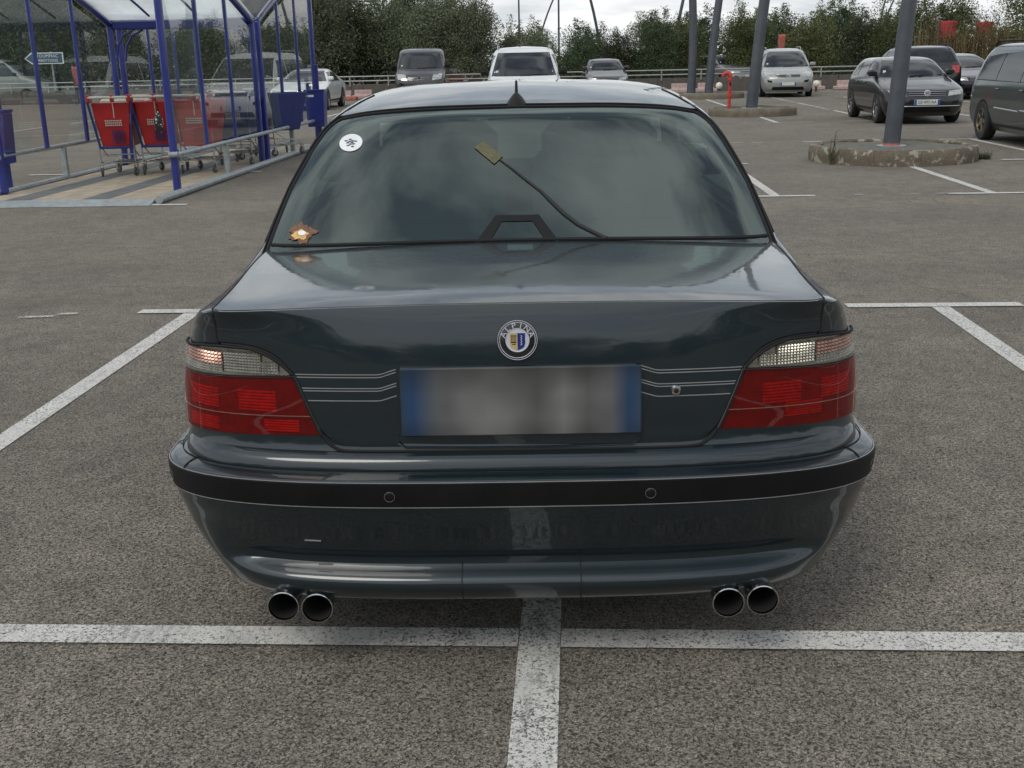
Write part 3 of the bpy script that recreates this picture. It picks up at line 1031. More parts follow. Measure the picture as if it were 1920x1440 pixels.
glass = MB().grid(wpatch(.004, .002, .938, off=.005)).build('rear_window', 'window_tint', CAR)
# border band printed inside the pane: the ring between two patches
o_, i_ = wpatch(.003, .001, .938, off=.001), wpatch(.060, .026, .966, off=.001)
mb = MB()
ring_o = o_[0] + [r_[-1] for r_ in o_[1:]] + o_[-1][::-1][1:] + [r_[0] for r_ in o_[::-1][1:-1]]
ring_i = i_[0] + [r_[-1] for r_ in i_[1:]] + i_[-1][::-1][1:] + [r_[0] for r_ in i_[::-1][1:-1]]
mb.grid([ring_o, ring_i], wrap=True)
mb.build('window_border', 'frit', glass, fix=True)
mb = MB()
so = wpatch(-.002, -.003, .938, off=.004)
mb.tube([r_[0] for r_ in so] + so[-1][1:-1] + [r_[-1] for r_ in so[::-1]], .0065, 6)
so = wpatch(-.018, -.012, .938, off=.003)
mb.tube([r_[0] for r_ in so] + so[-1][1:-1] + [r_[-1] for r_ in so[::-1]], .0035, 6)
mb.tube([Gs(u, .9705 - .010 * (u / .79) ** 2) + Vector((0, -.004, .002)) for u in np.linspace(-.785, .785, 40)], .0075, 6)
mb.build('window_seal', 'gap_black', glass)
# trim strip between roof and pillar gutters
for sgn in (1, -1):
    pth = []
    for w in np.linspace(.965, 1.386, 22):
        b, n = G_b(w), G_n(w)
        u = b * (.985 - .05 * smooth01((w - 1.25) / .14))
        p = Gs(u, w) + g_nrm(u, w) * .001
        pth.append((p.x * sgn, p.y, p.z))
    MB().tube(pth, .0035, 5).build('roof_gutter', 'gap_black', CAR)
    # side windows (dark), seen only from the side
    wn_ = []
    for w in np.linspace(.99, 1.30, 8):
        wn_.append([Vector((sgn * (G_b(w) + .003), v, w)) for v in np.linspace(G_vr(w) + G_L(w) + .10, G_vf(w) - .42, 14)])
    MB().grid(wn_).build('side_window', 'clear_glass', CAR)
    MB().tube([(sgn * (G_b(.985) + .004), v, .985) for v in np.linspace(1.45, 3.35, 8)], .008, 6).build('window_trim', 'trim_black', CAR)
ww = []
for w in np.linspace(.985, 1.33, 8):
    b = G_b(w) * .86
    ww.append([Vector((u, G_vf(w) + .006 - .45 * (1 - (1 - min(abs(u) / G_b(w), 1) ** 3.2) ** (1 / 3.2)), w)) for u in np.linspace(-b, b, 17)])
MB().grid(ww).build('windscreen', 'clear_glass', CAR)
# stickers and aerial lead on the pane
def on_glass(u, w, off=.008):
    return Gs(u, w) + g_nrm(u, w) * off

def glass_poly(pts, off, name, mat, parent):
    c = np.mean(np.array(pts), axis=0)
    mb_ = MB()
    V = [on_glass(c[0], c[1], off)] + [on_glass(p[0], p[1], off) for p in pts]
    n = len(pts)
    mb_.add(V, [(0, i + 1, (i + 1) % n + 1) for i in range(n)])
    return mb_.build(name, mat, parent, smooth=False, solid=.0006)

oc = (-.578, 1.243)
el = [(oc[0] + .041 * math.cos(a), oc[1] + .026 * math.sin(a)) for a in np.linspace(0, 2 * math.pi, 28, endpoint=False)]
st = glass_poly(el, .0075, 'round_sticker', 'sticker_white', glass)
st['label'] = 'small white round sticker with a dark motif'
mb = MB()
for k in range(11):
    a = k * 2.4; r_ = .004 + .0014 * k
    p = on_glass(oc[0] + r_ * 1.15 * math.cos(a), oc[1] + r_ * .75 * math.sin(a), .0085)
    nrm = g_nrm(*oc)
    e1 = Vector((1, 0, 0)); e2 = nrm.cross(e1)
    q = [p + e1 * (.006 * math.cos(b_) + .002 * math.sin(3 * b_ + k)) + e2 * .004 * math.sin(b_) for b_ in np.linspace(0, 6.28, 8, endpoint=False)]
    mb.add(q, [tuple(range(8))])
mb.build('sticker_print', 'sticker_ink', glass, smooth=False)
bc = (-.690, .992)
bl = [(bc[0] + (.042 + .009 * math.sin(5 * a + 1) + .006 * math.sin(9 * a)) * math.cos(a), bc[1] + (.024 + .006 * math.sin(4 * a) + .004 * math.sin(11 * a)) * math.sin(a)) for a in np.linspace(0, 2 * math.pi, 40, endpoint=False)]
s2 = glass_poly(bl, .0075, 'torn_sticker', 'brown_ink', glass)
s2['label'] = 'ragged brown and gold sticker'
b2 = [(bc[0] - .004 + (.026 + .005 * math.sin(6 * a)) * math.cos(a), bc[1] - .005 + (.012 + .003 * math.sin(5 * a)) * math.sin(a)) for a in np.linspace(0, 2 * math.pi, 26, endpoint=False)]
glass_poly(b2, .0088, 'sticker_print', 'gold_ink', glass)
b3 = [(bc[0] + .002 + .013 * math.cos(a), bc[1] - .001 + .006 * math.sin(a)) for a in np.linspace(0, 2 * math.pi, 14, endpoint=False)]
glass_poly(b3, .0100, 'sticker_print', 'sticker_white', glass)
# aerial lead
lead = [(-.060, 1.185), (-.02, 1.160), (.03, 1.125), (.075, 1.095), (.11, 1.065), (.145, 1.035), (.19, 1.005), (.235, .985), (.275, .968)]
MB().tube([on_glass(u, w, .007) for u, w in lead], [.0025, .0035, .0042, .005, .0065, .007, .0065, .006, .007], 6).build('aerial_lead', 'rubber', glass)
ta = [(-.148, 1.222), (-.118, 1.240), (-.050, 1.195), (-.078, 1.172)]
glass_poly(ta, .0085, 'aerial_tape', 'tape_olive', glass)
# the frame of the high brake light, seen through the pane
mb = MB()
tz = [(-.135, .962), (-.072, 1.032), (.066, 1.032), (.128, .962)]
ti = [(-.088, .968), (-.052, 1.016), (.046, 1.016), (.084, .968)]
V = [on_glass(u, w, .0075) for u, w in tz + ti]
mb.add(V, [(0, 1, 5, 4), (1, 2, 6, 5), (2, 3, 7, 6)])
mb.build('brake_light_frame', 'trim_black', glass, smooth=False, solid=.001)
mb = MB(); mb.add([on_glass(u, w, -.03) for u, w in ti], [(0, 1, 2, 3)])
mb.build('brake_light_lens', 'cabin_light', glass, smooth=False)
# interior
mb = MB(); mb.box((0, 1.36, .935), (1.44, .62, .03), bev=.01)
mb.build('parcel_shelf', 'cabin', CAR)
for x in (-.36, .36):
    MB().box((x, 1.72, 1.04), (.62, .20, .34), bev=.06).box((x, 1.66, 1.225), (.27, .11, .15), bev=.045).build('rear_seat', 'seat', CAR)
    MB().box((x, 2.65, 1.0), (.52, .18, .50), bev=.06).box((x, 2.63, 1.28), (.26, .11, .17), bev=.045).build('front_seat', 'seat', CAR)
MB().box((0, 2.6, .62), (1.5, 2.6, .1)).build('cabin_floor', 'cabin', CAR, smooth=False)

# roof aerial (shark fin with a whip)
mb = MB()
fin = []
bz = Gs(0, 1.349)
for k, (s_, h) in enumerate([(1, 0), (.97, .008), (.8, .022), (.55, .036), (.28, .048), (.06, .054)]):
    fin.append([(bz.x - .003 + .040 * s_ * math.cos(a), bz.y + .045 + .060 * s_ * math.sin(a) + h * .5, bz.z - .004 + h) for a in np.linspace(0, 2 * math.pi, 20, endpoint=False)])
mb.grid(fin, wrap=True)
mb.tube([(bz.x - .003, bz.y + .052, bz.z + .02), (bz.x - .003, bz.y + .090, bz.z + .055), (bz.x - .003, bz.y + .125, bz.z + .088)], [.0085, .006, .0045], 8)
mb.build('roof_aerial', 'trim_black', CAR)

# --- boot lid: rear face + top
lid_bot = mono([(0, .596), (.40, .596), (.44, .598), (.462, .606), (.489, .634), (.520, .704), (.552, .779), (.577, .812), (.616, .838), (.664, .851), (.700, .854), (.742, .854)])
us = list(np.linspace(0, .42, 14)) + list(np.linspace(.43, .744, 40))
us = [-u for u in us[::-1]] + us[1:]
rows = []
NR = 22
for j in range(NR + 1):
    row = []
    for u in us:
        a = abs(u)
        q0 = lid_bot(min(a, .742)); q1 = .942
        q = q0 + (q1 - q0) * (j / NR)
        p = T(t_of(a, q), q)
        n = t_nrm(t_of(a, q), q)
        p = p + n * (.0035 if 0 < j else -.004)
        row.append(Vector((math.copysign(p.x, u) if a > 1e-6 else 0, p.y, p.z)))
    rows.append(row)
lid_top_row = rows[-1]
NV = 26
deck_rise = mono([(0, 0), (.1, .0060), (.3, .0125), (.55, .0165), (.8, .0165), (1.0, .0145)])
deck = []
for j in range(NV + 1):
    r_ = j / NV
    row = []
    for i, u in enumerate(us):
        e = lid_top_row[i]
        c = u / .744
        v1 = .958 + .06 * c * c
        v = e.y + (v1 - e.y) * r_
        ub = .744 + .050 * smooth01((v - .2) / .8)
        wz = e.z + .0025 * min(r_ * 12, 1) + deck_rise(r_) * (1 - c * c * .75)
        row.append(Vector((c * ub, v, wz)))
    deck.append(row)
mb = MB(); mb.grid(rows + deck[1:])
lid = mb.build('boot_lid', 'paint_teal', CAR, angle=24)
# shut lines round the lid
def surf_path(pts, off=.001):
    out = []
    for u, q in pts:
        t = t_of(abs(u), q)
        p = T(t, q) + t_nrm(t, q) * off
        out.append(Vector((math.copysign(p.x, u), p.y, p.z)))
    return out

low = [(-u, lid_bot(u) - .003) for u in np.linspace(.735, 0, 70)] + [(u, lid_bot(u) - .003) for u in np.linspace(0.01, .735, 70)]
mb = MB(); mb.tube(surf_path(low), .0045, 6)
for s_ in (1, -1):
    mb.tube(surf_path([(s_ * .747, q) for q in np.linspace(.85, .941, 12)]), .004, 6)
    mb.tube([Vector((s_ * (r_[-1].x + .004), r_[-1].y, r_[-1].z - .003)) for r_ in deck], .004, 6)
mb.build('shut_line', 'gap_black', lid)
# highlight on the rear lip put in as a silver tube, and fine seams
MB().tube([Vector((p.x, p.y - .0005, p.z - .003)) for p in lid_top_row], .0012, 4).build('lip_highlight', 'silver_line', lid)

# plate recess, plate
def lid_pt(u, q, off):
    t = t_of(abs(u), q)
    p = T(t, q) + t_nrm(t, q) * (off + .0035)
    return Vector((math.copysign(p.x, u), p.y, p.z))

mb = MB()
rec = []
rec_pts_o = [(-.335, .795), (.335, .795), (.302, .612), (.28, .600), (-.28, .600), (-.302, .612)]
mb.add([lid_pt(u, q, .0012) for u, q in rec_pts_o], [tuple(range(6))])
mb.build('plate_recess', 'paint_teal', lid, smooth=False)
mb = MB(); mb.tube([lid_pt(u, q, .002) for u, q in [(-.300, .640), (-.298, .618), (-.280, .602), (-.1, .600), (.1, .600), (.280, .602), (.298, .618), (.300, .640)]], .003, 6)
mb.build('recess_edge', 'paint_teal', lid)
pp = lid_pt(0, .705, .006)
pl = MB().box((0, 0, 0), (.585, .010, .170), bev=.003).build('license_plate', 'plate_soft', CAR)
pl.location = (0.006, pp.y - .004, .720)
pl.rotation_euler = (R(-4), 0, 0)
# handle moulding above the plate
MB().tube([lid_pt(u, .800, .006) for u in np.linspace(-.285, .285, 14)], .006, 8).build('plate_handle', 'paint_teal', lid)

# deco pin stripes
mb = MB()
for q, mul in ((.786, 1), (.779, 1), (.752, 1), (.7455, 1), (.721, 1)):
    for s_ in (1, -1):
        u1 = .550 - (.782 - q) * .43
        pts = [(s_ * .297, q + .013), (s_ * .335, q + .001)] + [(s_ * u, q) for u in np.linspace(.345, u1 - .006, 10)]
        mb.tube([lid_pt(u, qq, .0004) for u, qq in pts], .0013, 4)
mb.build('pin_stripe', 'silver_line', lid)
# lock
lp = lid_pt(.384, .735, .001)
lk = MB().lathe([(.0001, -.006), (.010, -.006), (.0125, -.003), (.0135, .002)], 'y', lp, 20)
lk.build('lock_ring', 'chrome', lid)
MB().lathe([(.0001, -.0075), (.006, -.0070), (.0065, -.004)], 'y', lp, 14).build('lock_barrel', 'badge_black', lid)

# emblem: black disc, bright rings, letters round the top, shield in halves
ec = lid_pt(.0005, .861, .002)
en = Vector((0, -math.cos(R(9)), math.sin(R(9))))
ER = thing('emblem', None, None, (0, 0, 0)); del_keys = [ER.pop(k, None) for k in ('label', 'category')]
ER.parent = lid
ER.location = ec
ER.rotation_euler = (R(-9), 0, 0)
def emb(prof, mat, name, n=40):
    return MB().lathe(prof, 'y', (0, 0, 0), n).build(name, mat, lid)
def put(o):
    o.location = ec; o.rotation_euler = (R(-9), 0, 0); return o
put(emb([(.0500, .002), (.0495, -.004), (.044, -.005), (.0001, -.005)], 'badge_black', 'emblem_disc'))
mb = MB()
for r_, w_ in ((.0475, .0008), (.0430, .0009), (.0282, .0010)):
    mb.tube([(r_ * math.cos(a), -.0055, r_ * math.sin(a)) for a in np.linspace(0, 2 * math.pi, 48, endpoint=False)], w_, 6, closed=True)
put(mb.build('emblem_ring', 'badge_silver', lid))
put(MB().lathe([(.0275, -.0052), (.0001, -.0058)], 'y', (0, 0, 0), 32).build('emblem_centre', 'badge_silver', lid))
def shield(s_):
    pts = [(0, .017), (s_ * .0185, .017), (s_ * .0185, -.008), (s_ * .016, -.016), (s_ * .010, -.021), (0, -.024)]
    return pts if s_ > 0 else pts[::-1]
put(MB().prism(shield(-1), -.0064, -.0060).build('emblem_field', 'badge_gold', lid, smooth=False))
put(MB().prism(shield(1), -.0064, -.0060).build('emblem_field', 'badge_blue', lid, smooth=False))
mb = MB()
for k in range(4):
    mb.box((-.0145 + k * .0035, -.0068, .004), (.0013, .0006, .014))
mb.box((-.0092, -.0068, .011), (.0135, .0006, .0016)).box((-.0092, -.0068, -.005), (.0135, .0006, .003)).box((-.0092, -.0068, -.010), (.009, .0006, .002))
put(mb.build('emblem_motif', 'ink', lid, smooth=False))
mb = MB()
mb.tube([(.0085 + (.0025 if k % 2 else -.0005), -.0068, .012 - k * .003) for k in range(9)], .0012, 5)
put(mb.build('emblem_motif', 'badge_silver', lid))
bpy.data.objects.remove(ER)
ltr = 'ALPINA'
for k, ch in enumerate(ltr):
    a = R(158 - k * (136 / 5))
    rr = .0355
    o = text_mesh(ch, .0195, 'badge_silver', lid, (0, 0, 0), (0, 0, 0), extrude=.0004, sx=1.1, name='emblem_letter')
    mloc = Matrix.Translation(ec) @ Matrix.Rotation(R(-9), 4, 'X') @ Matrix.Translation((rr * math.cos(a), -.0062, rr * math.sin(a))) @ Matrix.Rotation(-(a - math.pi / 2), 4, 'Y') @ Matrix.Rotation(R(90), 4, 'X') @ Matrix.Diagonal((1.1, 1, 1, 1))
    o.matrix_local = mloc

# --- tail lights
def tpatch(bot, top, left, right, nu, nv, off, s_=1):
    rows_ = coons(bot, top, left, right, nu, nv)
    out = []
    for r_ in rows_:
        row = []
        for t, q in r_:
            p = T(t, q) + t_nrm(t, q) * off
            row.append(Vector((p.x * s_, p.y, p.z)))
        out.append(row)
    return out


def skirt(rows_, depth):
    ring = rows_[0] + [r_[-1] for r_ in rows_[1:]] + rows_[-1][::-1][1:] + [r_[0] for r_ in rows_[::-1][1:-1]]
    return ring, [p + Vector((-math.copysign(depth * .6, p.x), depth, 0)) for p in ring]


def tq(u, q):
    return (t_of(u, q), q)


TO = 1.10
c_lo, c_li = .764, .783            # clear/red divide, outer and inner
red_in = [tq(.491, .634), tq(.520, .704), tq(.549, c_li - .003)]
clear_top = [tq(.553, .785), tq(.579, .810), tq(.617, .834), tq(.665, .846), tq(.74, .846), tq(.80, .840), (1.0, .826), (TO, .818)]


def line_t(u0, q0, t1, q1, n=24):
    """across the lamp: even steps of width, then round the corner"""
    out = []
    for k in range(n):
        f = k / (n - 1)
        q = q0 + (q1 - q0) * f
        if f < .75:
            u = u0 + (T_b(q) * .992 - u0) * f / .75
            out.append(tq(u, q))
        else:
            tb = t_of(T_b(q) * .992, q)
            out.append((tb + (t1 - tb) * (f - .75) / .25, q))
    return out


def by_k(pts):
    P = np.array(pts)
    return lambda t: np.array([np.interp(t * (len(P) - 1), range(len(P)), P[:, 0]), np.interp(t * (len(P) - 1), range(len(P)), P[:, 1])])


for s_ in (-1, 1):
    tl = thing('tail_light', None, None); [tl.pop(k, None) for k in ('label', 'category')]
    tl.parent = CAR
    bot = by_k(line_t(.491, .634, TO, .618))
    mid = by_k(line_t(.549, c_li - .003, TO, c_lo - .003))
    mid2 = by_k(line_t(.553, c_li + .001, TO, c_lo + .001))
    topf = poly(clear_top)
    # clear top spaced like the divide below
    ct = [clear_top[0]]
    for k in range(1, 24):
        a = mid2(k / 23)
        f = k / 23
        q = np.interp(f, [0, .08, .16, .26, .45, .6, .75, 1], [.785, .812, .832, .845, .847, .843, .828, .818])
        ct.append((a[0], q))
    ctop = by_k(ct)
    ri = poly(red_in)
    ro = poly([(TO, .618), (TO, c_lo - .003)])
    ci = poly([tq(.553, c_li + .001), tq(.553, .785)])
    co = poly([(TO, c_lo + .001), (TO, .818)])
    RS = tpatch(bot, mid, ri, ro, 40, 12, .0085, s_)
    CS = tpatch(mid2, ctop, ci, co, 40, 8, .0085, s_)
    for rows_, mat_, nm in ((RS, 'lens_red', 'red_lens'), (CS, 'lens_clear', 'clear_lens')):
        MB().grid(rows_).build(nm, mat_, tl)
    # housing rim and the dark line where the two lenses meet
    mb = MB()
    for rows_ in (RS, CS):
        a, b = skirt(rows_, .014)
        mb.grid([a, b], wrap=True)
    mb.build('lamp_rim', 'lamp_housing', tl)
    mb = MB()
    mb.tube([p + Vector((0, .002, .001)) for p in CS[-1][:33]], .004, 6)
    mb.tube([p for p in [r_[0] for r_ in RS]], .0025, 6)
    mb.build('lamp_seal', 'gap_black', tl)
    MB().tube([p + Vector((0, -.0008, 0)) for p in tpatch(by_k(line_t(.512, .682, TO, .676)), mid, poly([tq(.512, .682), tq(.549, .78)]), poly([(TO, .676), (TO, .76)]), 40, 2, .0085, s_)[0]], .0011, 4).build('lens_seam', 'reflector_pink', tl)
    # reflectors behind the lenses: ribbed blocks
    def block(u0, u1, q0, q1, mat_, ribs, amp=.0022, nm='reflector', vert=False, cells=0):
        rows_ = []
        nr = max(ribs * 4, 6)
        nc = max(24, cells * 4)
        for j in range(nr + 1):
            q = q0 + (q1 - q0) * j / nr
            row = []
            for i in range(nc + 1):
                u = u0 + (u1 - u0) * i / nc
                t = t_of(min(u, T_b(q) * .999), q)
                k_ = (i / nc * ribs if vert else j / nr * ribs)
                wv = amp * abs((k_ % 1) * 2 - 1)
                if cells:
                    wv += amp * abs(((i / nc * cells) % 1) * 2 - 1)
                p = T(t, q) + t_nrm(t, q) * (.0022 + wv)
                row.append(Vector((p.x * s_, p.y, p.z)))
            rows_.append(row)
        return MB().grid(rows_).build(nm, mat_, tl, angle=20)
    rows_ = tpatch(bot, mid, ri, ro, 40, 6, .0016, s_)
    MB().grid(rows_).build('reflector', 'reflector_dark', tl)
    rows_ = tpatch(mid2, ctop, ci, co, 40, 6, .0016, s_)
    MB().grid(rows_).build('reflector', 'reflector_clear', tl)
    block(.60, .70, .690, .745, 'reflector_red', 7)
    block(.755, .84, .690, .742, 'reflector_red', 7)
    if s_ < 0:  # sunnier look of the left lamp put into its bright lower blocks
        block(.545, .635, .640, .672, 'reflector_red', 5)
        block(.76, .85, .632, .666, 'reflector_red', 5)
    else:
        block(.66, .76, .652, .690, 'reflector_red', 6)
    block(.632, .730, .786, .836, 'reflector_clear', 7, .0034, cells=12)
    block(.588, .630, .786, .814, 'reflector_clear', 4, .0034, cells=5)
    block(.735, .848, .800, .834, 'reflector_pink', 4, .0034, cells=11)
    block(.735, .858, .781, .799, 'reflector_clear', 3, .0034, cells=13)

# --- bumper
B_v0 = mono([(.170, .20), (.185, .11), (.200, .068), (.218, .040), (.236, .024), (.258, .014), (.274, .017), (.286, .030), (.296, .050), (.306, .060), (.320, .060), (.340, .051), (.40, .032), (.46, .014), (.480, .010), (.540, .006), (.548, .010), (.552, .020), (.556, .045), (.559, .10)])
B_b = mono([(.170, .66), (.185, .715), (.205, .760), (.25, .808), (.30, .850), (.36, .888), (.42, .910), (.48, .922), (.535, .926), (.548, .922), (.556, .905), (.559, .86)])
B_L = mono([(.170, .20), (.22, .25), (.28, .31), (.40, .345), (.559, .34)])


B_fl = mono([(.170, .20), (.185, .11), (.200, .068), (.218, .044), (.236, .032), (.28, .026), (.34, .026), (.40, .024), (.46, .014), (.559, .014)])


def Bs(t, q, off=0.0):
    b, v0, L_, n = B_b(q), B_v0(q), B_L(q), 3.1
    if q < .46:
        k_ = smooth01((t - .42) / .30)
        v0 = v0 * (1 - k_) + B_fl(q) * k_
    if t <= 1:
        a = t * math.pi / 2
        p = Vector((b * math.sin(a) ** (2 / n), v0 + L_ * (1 - math.cos(a) ** (2 / n)), q))
    else:
        p = Vector((b + .02 * smooth01((t - 1) / .5), v0 + L_ + (t - 1), q))
    if off:
        e = 1e-3
        n_ = (Bs(t + e, q) - Bs(max(t - e, 0), q)).cross(Bs(t, min(q + e, .559)) - Bs(t, q - e))
        n_ = n_.normalized() if n_.length > 1e-10 else Vector((0, -1, 0))
        if n_.dot(Vector((p.x * .3, -1, 0)) if t < 1 else Vector((1, 0, 0))) < 0:
            n_ = -n_
        p = p + n_ * off
    return p


def b_t(u, q):
    return math.asin(min(u / B_b(q), 1) ** (3.1 / 2)) / (math.pi / 2)


def bands(q0, q1, nq, off):
    tb = [1 - (1 - i / 34) ** 1.4 for i in range(35)] + [1.08, 1.2, 1.35, 1.5]
    rows_ = []
    for j in range(nq + 1):
        q = q0 + (q1 - q0) * j / nq
        h_ = [Bs(t, q, off) for t in tb]
        rows_.append([Vector((-p.x, p.y, p.z)) for p in h_[::-1][:-1]] + h_)
    return rows_


bump = MB().grid(bands(.170, .559, 64, 0)).build('rear_bumper', 'paint_teal', CAR, angle=30)
st_ = bands(.481, .540, 6, .0045)
mb = MB().grid(st_)
mb.grid([st_[0], bands(.479, .540, 6, -.002)[0]]).grid([st_[-1], bands(.481, .542, 6, -.002)[-1]])
mb.build('rub_strip', 'trim_black', bump, angle=30)
mb = MB()
mb.tube([p + Vector((0, -.0015, -.001)) for p in bands(.4795, .54, 1, .001)[0]], .0014, 4)
mb.tube([p for p in bands(.5425, .55, 1, .0012)[0]], .0012, 4)
mb.build('strip_edge', 'silver_line', bump)
# ledge panel along the top with its end cuts
mb = MB()
for s_ in (1, -1):
    mb.tube([Vector((s_ * Bs(b_t(.845, .55), q, .0008).x, Bs(b_t(.845, .55), q, .0008).y, Bs(b_t(.845, .55), q, .0008).z)) for q in np.linspace(.543, .5575, 8)], .0018, 4)
mb.tube([Vector((p.x, p.y + .004, p.z)) for p in bands(.5563, .559, 1, .0005)[0][6:-6]], .0014, 4)
mb.build('bumper_seam', 'gap_black', bump)
MB().tube([Vector((p.x * .985, p.y + .030, .5597)) for p in bands(.556, .559, 1, 0)[0][10:-10]], .0012, 4).build('ledge_line', 'silver_line', bump)
# seams of the centre section in the lower lip
for s_ in (1, -1):
    MB().tube([Vector((s_ * p.x, p.y, p.z)) for p in [Bs(b_t(.148, q), q, .0004) for q in np.linspace(.19, .312, 14)]], .0020, 4).build('lip_seam', 'gap_black', bump)
MB().tube([Vector((p.x, p.y, p.z)) for p in [Bs(b_t(abs(u), .372), .372, .001) * 1 if True else None for u in np.linspace(.500, .542, 5)]], .0011, 4).build('scratch', 'silver_line', bump).scale = (-1, 1, 1)
# sensors
for u in (-.315, .315):
    p = Bs(b_t(abs(u), .509), .509, .005)
    MB().tube([(u + .0125 * math.cos(a), p.y - .0006, p.z + .0125 * math.sin(a)) for a in np.linspace(0, 2 * math.pi, 20, endpoint=False)], .0009, 5, closed=True).build('sensor_ring', 'lamp_housing', bump)
    MB().lathe([(.0001, -.0025), (.009, -.002), (.0112, 0)], 'y', (u, p.y, p.z), 18).build('parking_sensor', 'trim_black', bump)
for s_ in (1, -1):
    t_ = b_t(.893, .508)
    p = Bs(t_, .508, .0055)
    n_ = (p - Bs(t_, .508, 0)).normalized()
    e1 = n_.cross(Vector((0, 0, 1))).normalized(); e2 = n_.cross(e1)
    ring = [p + e1 * .0125 * math.cos(a) + e2 * .0125 * math.sin(a) for a in np.linspace(0, 2 * math.pi, 20, endpoint=False)]
    MB().tube([Vector((q.x * s_, q.y, q.z)) for q in ring], .0009, 5, closed=True).build('sensor_ring', 'lamp_housing', bump)
# exhaust
for s_ in (1, -1):
    for u, w in ((.606, .198), (.520, .192)):
        MB().lathe([(.034, .34), (.036, .10), (.0385, .06), (.0405, .050), (.0405, .046), (.0380, .045), (.0372, .050), (.0370, .056)], 'y', (s_ * u, 0, w), 28).build('exhaust_tip', 'chrome', CAR, angle=50)
        MB().lathe([(.0369, .053), (.0345, .12), (.0345, .30), (.0001, .30)], 'y', (s_ * u, 0, w), 20).build('exhaust_bore', 'soot', CAR)
    MB().box((s_ * .563, .30, .215), (.22, .34, .075), bev=.03).build('silencer', 'underside', CAR)

# wheels
def make_wheel(r, wd, rim_mat='alloy', spokes=7):
    """a wheel lying along x, outer face towards +x, hub at the origin"""
    t = MB()
    t.lathe([(r * .66, -wd / 2 + .01), (r * .80, -wd / 2), (r * .95, -wd / 2 + .006), (r, -wd / 2 + .03), (r, wd / 2 - .03), (r * .95, wd / 2 - .006), (r * .80, wd / 2), (r * .66, wd / 2 - .01)], 'x', (0, 0, 0), 32)
    d = MB()
    d.lathe([(r * .67, wd / 2 - .012), (r * .62, wd / 2 - .004), (r * .60, wd / 2 - .02), (r * .58, wd / 2 - .08), (.001, wd / 2 - .085)], 'x', (0, 0, 0), 32)
    s = MB()
    for k in range(spokes):
        a = 2 * math.pi * k / spokes
        ca, sa = math.cos(a), math.sin(a)
        for w0, w1 in ((.030, .020),):
            V = []
            for rr, hw, x in ((r * .08, .034, wd / 2 - .020), (r * .62, .022, wd / 2 - .010)):
                for sg in (-1, 1):
                    for dxx in (0, -.03):
                        V.append((x + dxx, rr * ca - sg * hw * sa, rr * sa + sg * hw * ca))
            s.add(V, [(0, 2, 6, 4), (1, 5, 7, 3), (0, 4, 5, 1), (2, 3, 7, 6)])
    s.lathe([(.001, wd / 2 - .012), (r * .16, wd / 2 - .014), (r * .18, wd / 2 - .04)], 'x', (0, 0, 0), 16)
    s.lathe([(r * .67, wd / 2 - .010), (r * .60, wd / 2 - .006), (r * .585, wd / 2 - .03)], 'x', (0, 0, 0), 32)
    return t, d, s


def add_wheels(root, xh, ys, r, wd, rim='alloy', spokes=7, arch=True, body_x=None):
    t, d, s = make_wheel(r, wd, rim, spokes)
    first = None
    for y in ys:
        for sg in (1, -1):
            if first is None:
                w = t.build('wheel', 'rubber', root)
                a = d.build('wheel_well', 'underside', w)
                b = s.build('rim', rim, w, angle=40)
                first = w
            else:
                w = copy_tree(first, root)
            w.location = (sg * (xh - wd / 2), y, r)
            w.rotation_euler = (0, 0, 0 if sg > 0 else math.pi)
            if arch:
                A = MB()
                bx = (body_x or xh)
                rr = r * 1.13
                V = [(sg * (bx + .004), y + rr * math.cos(an), r + rr * math.sin(an)) for an in np.linspace(-.35, math.pi + .35, 26)]
                A.add([(sg * (bx + .004), y, r)] + V, [(0, k + 1, k + 2) for k in range(25)])
                A.build('wheel_arch', 'gap_black', root, smooth=False, solid=.05)


add_wheels(CAR, .945, (1.21, 4.14), .325, .23, body_x=.925)
for s_ in (1, -1):
    MB().box((s_ * .99, 3.42, .98), (.20, .10, .14), bev=.04).build('door_mirror', 'paint_teal', CAR)
    MB().box((s_ * .63, 4.86, .66), (.42, .10, .13), bev=.03).build('headlight', 'headlamp_inner', CAR)

# ================================================================== trolley shelter
AR, AL = -4.82, -6.98
G0, G1 = 17.05, 17.38           # the low gutter between the two upswept roofs
B0, B1 = 13.25, 20.95
SH = thing('trolley_shelter', 'blue framed trolley shelter with clear side panes and two upswept clear roofs', 'trolley shelter', (0, 0, 0), -LY)
EAVE = 2.14


def z_roof(b):
    s_ = (G0 - b) / (G0 - B0) if b < G0 else (b - G1) / (B1 - G1)
    s_ = min(max(s_, 0), 1.05)
    return EAVE + .78 * (1 - (1 - min(s_, 1)) ** 1.7)


